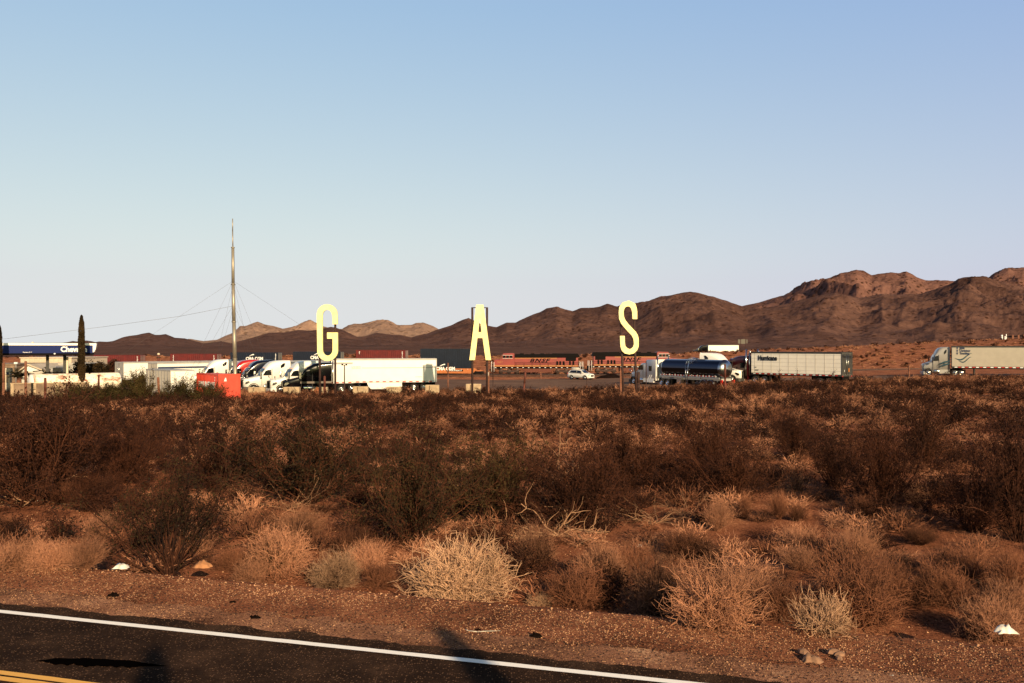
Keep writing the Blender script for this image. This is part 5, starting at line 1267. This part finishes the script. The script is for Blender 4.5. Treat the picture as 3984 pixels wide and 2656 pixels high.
# mid-distance, whole plants in one mesh
def dome_lod(seed, r, m): s_, rg = dome_bush(seed, stems=46, twigs=5, R_=1.0, H=.72, r=r, spread=1.42, wob=.3, sub=1); V, Fc = seg_mesh(s_, rg, 2); me = mesh_np('dry_bush', V, Fc); me.materials.append(m); return me
def dark_lod(seed, r, ls, lv=10, m1=None, m2=None):
    s_, lp, rg = leafy_bush(seed, stems=18, H=1.0, R_=.95, r=r, branches=6, leaves=lv, jit=.06, start=.25, n=4, sub=1, pol=(.1, 1.15)); return both('dark_bush', s_, lp, ls, rg, 2, m1 or VM['stem'], m2 or VM['leafb'])
DL_T = [dome_lod(300 + k, .013, VM['tanb'] if k % 2 else VM['tan']) for k in range(6)]
DL_D = [dark_lod(320 + k, .012, .030, 12) for k in range(5)]

def V3(px, py, z=None, D=None): pass
def on_ground(px, py):
    """point of the terrain seen at this place of the photo"""
    D = 11.5
    while D < 200:
        x = WX(px, D); z = gz(x, D); y = HY + (ZC - z) * F / D
        if y <= py: return Vector((x, D, z))
        D *= 1.004
    return Vector((x, D, z))
def plant(name, label, cat, px, py, wpx, hpx, protos, kind, mats, seed, group, D=None):
    p = on_ground(px, py) if D is None else gp(px, D); D_ = p.y; rr = random.Random(seed)
    w = wpx / F * D_ / 2; h = hpx / F * D_
    r_ = thing(name, label, cat, p, rr.uniform(0, 6.28), group)
    pr = protos[seed % len(protos)]; pr = pr if isinstance(pr, tuple) else (pr,)
    for k, me in enumerate(pr):
        o = bpy.data.objects.new(('twigs' if len(pr) == 1 else ('stems', 'foliage')[k]), me); COL.objects.link(o); o.parent = r_; o.scale = (w, w, h * (1 / 1.0 if kind == 'd' else 1 / (1.0 if kind == 't' else 1.25)))
        if not me.materials: me.materials.append(VM[mats[k]])
        if me.materials[0] != VM[mats[k]]:
            o.material_slots[0].link = 'OBJECT'; o.material_slots[0].material = VM[mats[k]]
    return r_
GF = 'dry tan bushes along the road verge'; GD = 'dark wand shrubs in the near scrub'
near_tan = [
 (60, 2205, 260, 120, 'T', 'tan', 'low pale tan bush at the left edge of the verge'),
 (190, 2212, 230, 120, 'T', 'tan', 'low tan bush between the left edge one and the bag'),
 (330, 2215, 240, 150, 'B', 'tan', 'tan grassy bush left of the white and blue bag'),
 (400, 2095, 190, 110, 'B', 'tan', 'soft round tan bush above the white and blue bag'),
 (30, 2080, 150, 80, 'T', 'tanb', 'brown low bush at the left edge above the pale ones'),
 (230, 1960, 170, 110, 'B', 'tanb', 'brown tufted bush below the gnarled trunk'),
 (560, 2120, 150, 70, 'T', 'tanb', 'small brown bush behind the big dark front bush'),
 (900, 2215, 160, 90, 'T', 'tanb', 'thin brown bush right of the torn cardboard'),
 (1090, 2235, 300, 190, 'T', 'tan', 'broad tan bush with a dark sprig in front, left of centre'),
 (1170, 2110, 290, 150, 'B', 'tan', 'upright tan bush behind the broad one, left of centre'),
 (1300, 2285, 250, 150, 'T', 'pale', 'pale dense bush at the verge edge left of the black gap'),
 (1380, 2160, 190, 120, 'T', 'tanb', 'brown bush behind the pale dense one'),
 (1480, 2285, 170, 110, 'T', 'tanb', 'low dark brown bush in the gap left of the largest pale dome'),
 (1800, 2330, 500, 250, 'T', 'pale', 'largest pale domed bush in the middle of the verge'),
 (2085, 2210, 230, 190, 'B', 'tan', 'upright brownish bush behind the largest pale dome'),
 (2105, 2352, 130, 50, 'T', 'pale', 'tiny pale bush right of the largest pale dome'),
 (2240, 2355, 290, 170, 'T', 'tanb', 'brown tangled bush right of the tiny pale one'),
 (2560, 2395, 300, 240, 'T', 'tan', 'tan bush with open spiky left side beside the black gap'),
 (2780, 2430, 420, 270, 'T', 'tan', 'wide tan bush sloping down to the right of the spiky one'),
 (2680, 2170, 260, 120, 'T', 'tanb', 'brown bush on the sand right of the crushed cup'),
 (2790, 2065, 160, 140, 'B', 'tan', 'upright grey tan tuft left of the bare sand patch'),
 (2900, 2020, 80, 120, 'B', 'tanb', 'narrow upright tuft at the left of the bare sand patch'),
 (3030, 2020, 120, 130, 'B', 'tanb', 'taller brown tuft in the middle of the bare sand patch'),
 (3100, 2030, 90, 80, 'B', 'tanb', 'small brown tuft at the right of the bare sand patch'),
 (3120, 2140, 190, 110, 'T', 'tan', 'tan bush casting a dark shadow on the sand to its left'),
 (3110, 2220, 220, 110, 'B', 'tan', 'pale wispy bush above the row of small stones'),
 (3320, 2200, 290, 170, 'B', 'tan', 'big feathery tan bush above the row of stones at right'),
 (3190, 2455, 280, 170, 'S', 'pale', 'open pale bush with thick curved branches at lower right'),
 (3040, 2400, 250, 160, 'T', 'tanb', 'dark brown bush left of the open pale bush'),
 (3330, 2420, 420, 270, 'T', 'tanb', 'wide brown tangled bush behind the open pale bush'),
 (3450, 2330, 280, 180, 'T', 'tanb', 'brown bush right of the row of pale stones'),
 (3760, 2260, 330, 150, 'B', 'tanb', 'brown feathery bush behind the lower right corner'),
 (3940, 2330, 220, 210, 'T', 'tanb', 'brown bush at the right edge above the caught white bag'),
 (3850, 2490, 300, 190, 'T', 'tan', 'tan tangled bush with a white bag caught in it'),
 (3900, 2400, 260, 160, 'T', 'tan', 'spiky pale bush above the caught white bag'),
 (3580, 2120, 180, 90, 'B', 'tanb', 'small brown bush in the shade at middle right'),
 (3360, 2020, 170, 100, 'B', 'tanb', 'small tufted bush below the tall wand shrub at right'),
 (740, 2150, 220, 110, 'T', 'tan', 'tan bush right behind the big dark verge shrub'),
 (985, 2262, 190, 90, 'T', 'tan', 'low tan bush between the cardboard and the broad tan bush'),
 (1420, 2215, 210, 130, 'T', 'tan', 'tan bush above the black gap left of the largest pale dome'),
 (2330, 2280, 260, 170, 'T', 'tan', 'tan bush above the brown tangled bush right of centre'),
 (2460, 2230, 220, 120, 'T', 'tanb', 'brown bush just below the crushed white cup'),
 (2930, 2360, 260, 160, 'T', 'tan', 'tan bush at the foot of the wide sloping one'),
 (3660, 2350, 280, 170, 'T', 'tanb', 'brown bush at the top of the black shadow at right'),
 (3570, 1980, 120, 120, 'B', 'tan', 'pale tuft beside the tall wand shrub at right'),
]
PR = {'T': DOME, 'B': BROOM, 'S': SPARSE}
for k, (px, py, w, h, t, m_, lb) in enumerate(near_tan): plant('dry_bush', lb, 'bush', px, py, w, h, PR[t], 't' if t != 'B' else 'b', (m_,), k, GF)
near_dark = [
 (655, 2232, 580, 410, 5, 'leaf', 'big dark wand shrub at the verge edge beside the white and blue bag'),
 (1075, 2240, 150, 130, 1, 'leaf', 'small dark sprig bush in front of the broad tan bush'),
 (130, 1965, 700, 400, 2, 'leafb', 'huge dark bush on a gnarled trunk at the left edge'),
 (1190, 1960, 640, 340, 3, 'leaf', 'tall leafy dark bush left of centre behind the tan bushes'),
 (1600, 2110, 560, 360, 4, 'leaf', 'dense leafy dark bush just left of centre'),
 (1900, 2040, 520, 330, 1, 'leaf', 'leaning dark bush with a long diagonal branch in the centre'),
 (2230, 2060, 600, 300, 2, 'leafb', 'dark sprawling bush above the dead grey branches'),
 (2440, 1890, 360, 240, 3, 'leafb', 'upright dark shrub right of the sprawling one'),
 (2760, 1850, 330, 200, 0, 'leafb', 'dark shrub above the upright grey tan tuft'),
 (2850, 1950, 380, 220, 1, 'leafb', 'low dark shrub with arched pale branches at middle right'),
 (3440, 1990, 330, 330, 4, 'leafb', 'tall dark wand shrub with visible stems at right'),
 (3250, 1900, 300, 210, 2, 'leafb', 'dark shrub left of the tall wand shrub at right'),
 (3790, 2070, 440, 230, 3, 'leafb', 'low black tangled shrub at the right side'),
 (3960, 2110, 340, 480, 0, 'leafb', 'tall dark bush cut by the right edge'),
 (480, 1880, 330, 230, 1, 'leafb', 'dark shrub between the gnarled trunk and the centre left'),
 (330, 1990, 240, 150, 4, 'leafb', 'low dark shrub right of the gnarled trunk'),
 (860, 1900, 330, 260, 3, 'leafb', 'loose dark shrub behind the big verge shrub'),
 (3600, 1830, 300, 250, 2, 'leafb', 'dark reddish shrub behind the tall wand shrub at right'),
 (3090, 1790, 280, 180, 4, 'leafb', 'dark shrub far behind the bare sand patch'),
]
for k, (px, py, w, h, i, m_, lb) in enumerate(near_dark):
    plant('dark_bush', lb, 'bush', px, py, w, h, [DARKP[i]], 'd', ('stem', m_), k, GD)

# dead branches on the ground
def dead_branches(label, px, py, wpx, seed, n=14, r=.022):
    p = on_ground(px, py); w = wpx / F * p.y / 2; rng = np.random.RandomState(seed); segs = []
    for k in range(n):
        az = rng.uniform(0, 2 * PI); d = np.array([math.cos(az), math.sin(az) * .6, rng.uniform(.05, .55)]); d /= np.linalg.norm(d); rr = r * rng.uniform(.5, 1.2)
        pts, dd = grow(rng, (rng.normal() * .1, rng.normal() * .1, .05), d, w * rng.uniform(.6, 1.15), 7, .22, rr, rr * .4, segs, -.03)
        for q in range(5): grow(rng, pts[rng.randint(2, 7)], unit(dd + rng.normal(size=3) * .8), w * rng.uniform(.2, .45), 4, .3, rr * .45, rr * .18, segs, -.02)
    a = np.array(segs); a[:, 2] = np.maximum(a[:, 2], .02); a[:, 5] = np.maximum(a[:, 5], .02)
    me = mk('dead_branches', a, rng, 5); me.materials.append(VM['dead']); o = link('dead_branches', me); o.location = p; tag(o, label, 'branches', 'dead branches lying in the scrub')
dead_branches('bleached dead branches sprawled on the ground right of centre', 2170, 2090, 620, 5, 16, .026)
dead_branches('dark tangled dead branches behind the bleached ones in the centre', 2050, 2010, 700, 15, 22, .022)
dead_branches('fallen grey branches right of the bleached ones', 2560, 2040, 420, 16, 12, .02)
dead_branches('gnarled bare trunk limbs at the left edge', 110, 1950, 460, 6, 16, .040)
dead_branches('pale thin dead branches in front of the tall leafy bush left of centre', 1120, 1990, 420, 7, 10, .018)
dead_branches('thin fallen dead branches below the right dark shrubs', 2680, 2010, 300, 8, 8, .015)

# ---- scattered field
rs = random.Random(11)
BARE = [(170, 2030, 240, 60), (2960, 2075, 260, 45), (3590, 2120, 160, 50), (3640, 2460, 120, 60), (1540, 2240, 60, 60), (2470, 2370, 110, 80), (3540, 1880, 60, 20)]
def bare(px, py): return any(((px - a) / c) ** 2 + ((py - b) / d) ** 2 < 1 for a, b, c, d in BARE)
pts = []
def scatter(n, D0, D1, mind, seed):
    rr = random.Random(seed); out = []; cell = {}
    for _ in range(n):
        D = math.sqrt(rr.uniform(D0 ** 2, D1 ** 2)); px = rr.uniform(-250, 4230); x = WX(px, D)
        if vroad(x, D) < 5: continue
        z = gz(x, D); py = HY + (ZC - z) * F / D
        if bare(px, py): continue
        ki = (int(x / mind), int(D / mind)); ok = True
        for i in (-1, 0, 1):
            for j in (-1, 0, 1):
                for (a, b) in cell.get((ki[0] + i, ki[1] + j), ()):
                    if (a - x) ** 2 + (b - D) ** 2 < mind * mind: ok = False
        if not ok: continue
        cell.setdefault(ki, []).append((x, D)); out.append((x, D, z, px, py))
    return out
def zone(px, D):
    side = 'left' if px < 1150 else ('middle' if px < 2750 else 'right'); dep = 'near' if D < 34 else ('middle' if D < 52 else 'back'); return dep, side
ZT = {'near': 'just behind the verge', 'middle': 'halfway to the trucks', 'back': 'near the truck lot'}
def indiv(name, me, x, D, z, s, hs, px, color, rr, mats=None):
    o = bpy.data.objects.new(name, me); COL.objects.link(o); o.location = (x, D, z - .03); o.rotation_euler = (0, 0, rr.uniform(0, 6.28)); o.scale = (s, s, hs)
    dep, side = zone(px, D); tag(o, '%s, %s part of the scrub, %s' % (color, side, ZT[dep]), 'bush', '%s, %s %s' % (('dry bushes' if name == 'dry_bush' else 'dark bushes') + ' of the scrub field', dep, side)); return o
near = sorted(scatter(12000, 17, 108, .74, 3), key=lambda q: q[1])
nt_, nd_ = 0, 0; far_t = []; far_d = []
for (x, D, z, px, py) in near:
    clump = noise.noise((x * .20, D * .085, 3.3)) * .75 + rs.uniform(-.42, .42)
    dark = clump > .15 + (.06 if D > 82 else 0) - .05 * (px > 2600) - .10 * (px < 900)
    if D < 24 and dark and rs.random() < .5: dark = False
    if dark:
        s = rs.uniform(.6, 1.2) * (1 if D < 45 else 1.15); hs = s * rs.uniform(.65, 1.0)
        if D > 95: hs *= .7
        if nd_ < 290: nd_ += 1; indiv('dark_bush', DL_D[rs.randrange(5)], x, D, z, s, hs, px, 'dark brown leafy shrub', rs)
        else: far_d.append((x, D, z, s, hs))
    else:
        s = rs.uniform(.34, .98) * (1.1 if D > 50 else .95); hs = s * rs.uniform(.55, 1.05)
        if nt_ < 290: nt_ += 1; indiv('dry_bush', DL_T[rs.randrange(6)], x, D, z, s, hs, px, 'small dry tan bush', rs)
        else: far_t.append((x, D, z, s, hs))
def merged(name, lst, protos, label, cat, mats, seed):
    rng = np.random.RandomState(seed); Vs = []; Fs = []; MI = []; off = 0
    for (x, D, z, s, hs) in lst:
        V, Fc, mi = protos[rng.randint(len(protos))]; a = rng.uniform(0, 6.28); c, s_ = math.cos(a), math.sin(a)
        q = np.empty_like(V); q[:, 0] = (V[:, 0] * c - V[:, 1] * s_) * s + x; q[:, 1] = (V[:, 0] * s_ + V[:, 1] * c) * s + D; q[:, 2] = V[:, 2] * hs + z - .03
        Vs.append(q); Fs.append(Fc + off); MI.append(mi); off += len(V)
    me = mesh_np(name, np.concatenate(Vs), np.concatenate(Fs)); 
    for m in mats: me.materials.append(m)
    me.polygons.foreach_set('material_index', np.concatenate(MI).astype(np.int32)); o = link(name, me); tag(o, label, cat, None, 'stuff'); return o
def pack(segs, P, ls, rng, i1, i2):
    V, Fc = seg_mesh(segs, rng, 2); mi = np.full(len(Fc), i1)
    if P is not None: V2, F2 = leaf_mesh(P, ls, rng); Fc = np.concatenate([Fc, F2 + len(V)]); V = np.concatenate([V, V2]); mi = np.concatenate([mi, np.full(len(F2), i2)])
    return V, Fc, mi
PT = []; PD = []
for k in range(8):
    s_, rg = dome_bush(400 + k, stems=26, twigs=4, R_=1.0, H=.75, r=.022, spread=1.42, wob=.3, sub=1); PT.append(pack(s_, None, 0, rg, k % 2, 0))
    s_, lp, rg = leafy_bush(420 + k, stems=10, H=1.0, R_=.95, r=.018, branches=5, leaves=8, jit=.08, start=.2, n=3, sub=1, pol=(.1, 1.2)); PD.append(pack(s_, lp, .05, rg, 0, 1))
merged('dry_scrub', far_t, PT, 'dry tan scrub covering the far part of the field', 'scrub', [VM['tan'], VM['tanb']], 1)
merged('dark_scrub', far_d, PD, 'dark shrubs crowding the far part of the field', 'scrub', [VM['stem'], VM['leafb']], 2)
# hillside scrub beyond the railway and on the highway bank
hs_ = []; rr = random.Random(5)
for _ in range(3600):
    D = rr.uniform(208, 345) if rr.random() < .8 else rr.uniform(340, 430); px = rr.uniform(1000, 4300) if rr.random() < .9 else rr.uniform(-100, 1000)
    x = WX(px, D); 
    if D < itp(TRKD, px) + 8: continue
    s = rr.uniform(.5, 1.3); hs_.append((x, D, gz(x, D), s, s * rr.uniform(.5, .9)))
hd_ = [h for i, h in enumerate(hs_) if i % 4 == 0]; ht_ = [h for i, h in enumerate(hs_) if i % 4]
LOD3T = []; LOD3D = []
for k in range(5):
    s_, rg = dome_bush(500 + k, stems=16, twigs=3, R_=1.0, H=.75, r=.06, spread=1.42, wob=.3, sub=0); LOD3T.append(pack(s_, None, 0, rg, k % 2, 0))
    s_, lp, rg = leafy_bush(520 + k, stems=6, H=1.0, R_=1.0, r=.04, branches=4, leaves=6, jit=.12, start=.2, n=2, sub=1, pol=(.1, 1.2)); LOD3D.append(pack(s_, lp, .13, rg, 0, 1))
merged('hillside_scrub', ht_, LOD3T, 'small tan bushes dotting the highway embankment', 'scrub', [VM['tan'], VM['tanb']], 3)
merged('hillside_dark_scrub', hd_, LOD3D, 'dark shrubs dotting the highway embankment', 'scrub', [VM['stem'], VM['leafb']], 4)
# lot edge weeds and lone weeds before the trailers
lw = []
for _ in range(520):
    px = rr.uniform(-100, 4200); D = itp([(0, 100), (1200, 99), (2600, 104), (3100, 97), (4200, 104)], px) + rr.uniform(-4, 3); x = WX(px, D); s = rr.uniform(.35, .8); lw.append((x, D, gz(x, D), s, s * .7))
for _ in range(260):
    px = rr.uniform(1650, 4200); D = itp(TRKD, px) - rr.uniform(8, 30); x = WX(px, D); s = rr.uniform(.3, .8); lw.append((x, D, gz(x, D), s, s * .6))
merged('lot_edge_weeds', lw, PT, 'low dry weeds along the edge of the truck lot', 'weeds', [VM['tan'], VM['tanb']], 6)

# green bushes by the containers
GG = 'green bushes before the containers'
gb = []
for k in range(3):
    s_, lp, rg = leafy_bush(600 + k, stems=46, H=1.0, R_=1.0, r=.012, branches=10, leaves=30, jit=.08, start=.08, n=4, sub=1, pol=(.05, 1.35)); gb.append((mk('stems', s_, rg, 3), mkl('foliage', lp, .028, rg)))
for k, (px, D, w, ytop, lb) in enumerate(((430, 86, 150, 1490, 'round green bush in front of the right end of the rusty tank'), (545, 87, 120, 1449, 'tallest green bush standing before the white trailer doors'), (700, 86, 140, 1480, 'green bush in front of the white ribbed container'), (815, 87, 110, 1490, 'green bush covering the lower left of the red container'), (300, 85, 180, 1497, 'loose twiggy bush in front of the stained concrete wall'))):
    p = gp(px, D); h = (ZC - (ytop - HY) / F * D) - p.z; w_ = w / F * D / 2
    r_ = thing('green_bush', lb, 'bush', p, k * 1.3, GG)
    for i, me in enumerate(gb[k % 3]):
        o = bpy.data.objects.new(('stems', 'foliage')[i], me); COL.objects.link(o); o.parent = r_; o.scale = (w_, w_, h)
        if not me.materials: me.materials.append(VM['stem'] if i == 0 else VM['leafg'])
# saplings of weed before the cream trailer
for k, (px, ytop, D, lb) in enumerate(((3068, 1424, 84, 'tall thin weed sticking up before the cream trailer'), (3245, 1446, 86, 'short leafy weed near the rear of the cream trailer'), (1562, 1480, 90, 'thin dry weed before the white trailer skirt'))):
    p = gp(px, D); h = (ZC - (ytop - HY) / F * D) - p.z; s_, lp, rg = leafy_bush(640 + k, stems=4, H=h, R_=.5, r=.02, branches=5, leaves=14, jit=.09, start=.5, n=6, sub=1, pol=(.02, .35))
    r_ = thing('weed', lb, 'weed', p, 0, 'tall weeds before the trucks'); o = link('stems', mk('stems', s_, rg, 3), VM['stem'], r_); o = link('foliage', mkl('foliage', lp, .045, rg), VM['leaf'], r_)
# ---- trees
def cypress(label, px, D, ytop, w):
    p = gp(px, D); h = ZC - (ytop - HY) / F * D - p.z; rng = np.random.RandomState(int(px) + 9); P = []
    for _ in range(15000):
        t = rng.rand() ** .9; z = .5 + (h - .5) * t; rad = w * (1 - t ** 6) ** .5 * (1 + .16 * noise.noise((z * 1.6, 3, px))) * min(1, t * 8 + .6); a = rng.uniform(0, 6.28); q = rad * (.55 + .45 * rng.rand() ** .4) * (1 + .18 * noise.noise((a * 2, z * 2.5, 1)))
        P.append((q * math.cos(a), q * math.sin(a), z))
    r_ = thing('cypress_tree', label, 'tree', p, 0, 'columnar cypress trees'); link('crown', mkl('crown', np.array(P), .085, rng), VM['leaf'], r_)
    MB().tube([(0, 0, -.3), (0, 0, h * .5), (0, 0, h * .95)], [.14, .1, .03], 8).build('trunk', M['wood'], r_)
cypress('tall narrow cypress in front of the fuel canopy lettering', 317, 100, 1226, .36)
cypress('narrow cypress cut by the left edge of the picture', -4, 99, 1263, .34)
def tree(label, px, D, ytop, wpx, seed, lm='leaf', name='tree', n=7000, ls=.12):
    p = gp(px, D); h = ZC - (ytop - HY) / F * D - p.z; w = wpx / F * D / 2; rng = np.random.RandomState(seed); segs = []; LP = []
    pts, d = grow(rng, (0, 0, -.2), (0, 0, 1), h * .45, 4, .08, .16, .1, segs)
    for b in range(11):
        az = rng.uniform(0, 6.28); dv = unit(np.array([math.cos(az), math.sin(az), rng.uniform(.3, 1.6)])); L_ = rng.uniform(.5, 1.0) * min(w * 1.1, h * .6)
        p2, d2 = grow(rng, pts[rng.randint(2, 5)], dv, L_ * (1 if dv[2] < .7 else 1.1), 5, .2, .07, .02, segs)
        for q in range(5):
            p3, d3 = grow(rng, p2[rng.randint(2, 6)], unit(d2 + rng.normal(size=3) * .7), L_ * .4, 3, .2, .025, .01, segs)
            for _ in range(n // 55): LP.append(p3[rng.randint(1, 4)] + rng.normal(size=3) * .22)
    LP = np.array(LP); LP[:, 2] = np.clip(LP[:, 2], .3, h); r_ = thing(name, label, 'tree', p, 0, 'trees beside the fuel station'); link('trunk', mk('trunk', np.array(segs), rng, 6), VM['stem'], r_); link('crown', mkl('crown', LP, ls, rng), VM[lm], r_)
tree('dark tree directly left of the tall cypress under the canopy end', 288, 117, 1371, 60, 1)
tree('dark tree directly right of the tall cypress under the canopy end', 352, 111, 1366, 90, 2)
tree('dark leafy tree at the left end of the train containers', 392, 122, 1388, 80, 8)
tree('reddish brown low tree behind the rusty tank', 345, 108, 1408, 60, 3, 'leafb')
tree('low dark tree in front of the leftmost train container', 425, 125, 1392, 90, 4, 'leafb')
tree('small dark tree against the left dark red container', 462, 126, 1388, 60, 5)
tree('thin leafy bush in front of the house and canopy column', 196, 110, 1414, 60, 6, 'leafg', n=2600)
tree('thin tree with small leaves right of the first canopy column', 268, 112, 1424, 70, 7, 'leafg', n=2600)
def palm(label, px, D, ytop, sz, seed):
    p = gp(px, D); h = ZC - (ytop - HY) / F * D - p.z; rng = np.random.RandomState(seed); segs = []; LP = []
    r_ = thing('palm_tree', label, 'palm', p, 0, 'small palms near the fuel pumps')
    th_ = h * .55; MB().tube([(0, 0, -.2), (0, 0, th_ * .5), (0, 0, th_)], [.3, .32, .25], 10).build('trunk', M['wood'], r_)
    V = []; Fs = []
    for k in range(26):
        az = rng.uniform(0, 6.28); el = rng.uniform(.2, 1.4); d = np.array([math.cos(az) * math.cos(el), math.sin(az) * math.cos(el), math.sin(el)]); pts, _ = grow(rng, (0, 0, th_), d, sz, 6, .03, .02, .01, segs, -.1)
        for i in range(1, 7):
            dd = unit(pts[i] - pts[i - 1]); sd = unit(np.cross(dd, [0, 0, 1.0]) + 1e-6)
            for s in (-1, 1):
                for j in (0, .5): a = pts[i - 1] * (1 - j) + pts[i] * j; segs.append([*a, *(a + sd * s * sz * .3 + dd * sz * .22 - np.array([0, 0, .06])), .022, .005])
    link('crown', mk('crown', np.array(segs), rng, 3), VM['leafg'], r_)
palm('small palm with arching fronds left of the tank', 74, 103, 1411, 1.25, 4)
palm('small palm between the first canopy column and the cypress', 213, 125, 1406, 1.0, 5)

# ---- gravel on the verge and stones
rng = np.random.RandomState(77)
def stones(name, n, fpos, smin, smax, label, mats, seed, cat='gravel', frac=.45):
    rng = np.random.RandomState(seed)
    base = np.array([(1, 0, 0), (-1, 0, 0), (0, 1, 0), (0, -1, 0), (0, 0, 1), (0, 0, -1)], float); tri = np.array([(0, 2, 4), (2, 1, 4), (1, 3, 4), (3, 0, 4), (2, 0, 5), (1, 2, 5), (3, 1, 5), (0, 3, 5)])
    V = np.empty((n, 6, 3)); P = np.array([fpos(rng) for _ in range(n)]); s = smin + (smax - smin) * rng.rand(n) ** 3
    V[:] = base; V *= rng.uniform(.55, 1.2, (n, 6, 1)); V *= s[:, None, None]; V[:, :, 2] *= .7
    a = rng.uniform(0, 6.28, n); c, s_ = np.cos(a)[:, None], np.sin(a)[:, None]; x = V[:, :, 0] * c - V[:, :, 1] * s_; y = V[:, :, 0] * s_ + V[:, :, 1] * c; V[:, :, 0] = x; V[:, :, 1] = y
    V += P[:, None, :]; Fc = (tri[None] + (np.arange(n) * 6)[:, None, None]).reshape(-1, 3)
    me = mesh_np(name, V.reshape(-1, 3), Fc); 
    for m in mats: me.materials.append(m)
    me.polygons.foreach_set('material_index', np.repeat((rng.rand(n) < frac).astype(np.int32), 8)); o = link(name, me); tag(o, label, cat, None, 'stuff')
def verge(rng):
    u = rng.uniform(-14, 13); v = .35 + 2.5 * rng.rand() ** .85; x = -2.6 + .963 * u + .27 * v; y = 13.02 - .27 * u + .963 * v; return (x, y, max(gz(x, y) + .002, ZC - 4.594 if v < 1.25 else 0))
stones('gravel', 62000, verge, .004, .024, 'loose gravel spread over the sandy road verge', [VM['pebble'], VM['pebbled']], 1)
def beyond(rng):
    u = rng.uniform(-16, 15); v = 2.8 + 9 * rng.rand() ** 1.6; x = -2.6 + .963 * u + .27 * v; y = 13.02 - .27 * u + .963 * v; return (x, y, gz(x, y) + .002)
stones('field_gravel', 9000, beyond, .008, .035, 'scattered small stones on the desert floor behind the verge', [VM['pebble'], VM['pebbled']], 2)
def heap(px, py, w, n, lb, seed):
    p = on_ground(px, py); rr_ = random.Random(seed)
    for k in range(n):
        mb = MB(); s = rr_.uniform(.05, .13); V = []; 
        ring = 7
        for j, (r0, zz_) in enumerate(((.6, 0), (1.0, .35), (.75, .8), (.2, 1.0))):
            for i in range(ring): a = 2 * PI * i / ring; q = r0 * rr_.uniform(.75, 1.2); V.append((q * math.cos(a) * s, q * math.sin(a) * s * .8, zz_ * s * .9))
        Fs = [(j * ring + i, j * ring + (i + 1) % ring, (j + 1) * ring + (i + 1) % ring, (j + 1) * ring + i) for j in range(3) for i in range(ring)] + [tuple(range(3 * ring, 4 * ring))]
        o = mb.raw(V, Fs).build('stone', stone); x = p.x + rr_.uniform(-w, w); y = p.y + rr_.uniform(-.12, .12) ; o.location = (x, y, gz(x, y)); o.rotation_euler = (0, 0, rr_.uniform(0, 6)); tag(o, lb, 'stone', lb)
heap(3180, 2212, .5, 9, 'pale stone in the row above the open pale bush', 3)
heap(3680, 2270, .7, 8, 'pale stone in the row at the right beside the dark shadow', 4)
heap(3190, 2560, .35, 5, 'small stone beside the broken chunk of wood', 5)

# tree shapes added unseen behind the camera to cast the soft road shadows
tree('small added tree on the near side of the road behind the camera', 1992, 1, 1, 1, 90) if False else None
def caster(label, tipx, tipy, h, w, seed):
    L_ = h / math.tan(R(ELEV)); hx, hy = DV.x, DV.y; n_ = math.hypot(hx, hy); bx = tipx - hx / n_ * L_; by = tipy - hy / n_ * L_
    rng = np.random.RandomState(seed); P = []
    for _ in range(5200):
        t = rng.rand() ** .8; a = rng.uniform(0, 6.28); q = w * (1 - t ** 2.2) ** .6 * rng.rand() ** .4 * (1 + .3 * noise.noise((a, t * 4, seed))); P.append((q * math.cos(a), q * math.sin(a), h * (.25 + .75 * t)))
    r_ = thing('added_shadow_tree', label, 'tree', (bx, by, ZC - 4.6), 0); link('crown', mkl('crown', np.array(P), .16, rng), VM['leaf'], r_)
    MB().tube([(0, 0, -.3), (0, 0, h * .5), (0, 0, h * .9)], [.14, .1, .03], 8).build('trunk', M['wood'], r_)
caster('slim unseen tree added behind the camera to cast a shadow across the white line', -1.15, 13.85, 9.0, .42, 1)
caster('slim unseen tree added behind the camera to cast a shadow beside the yellow lines', -5.35, 12.75, 8.0, .50, 2)
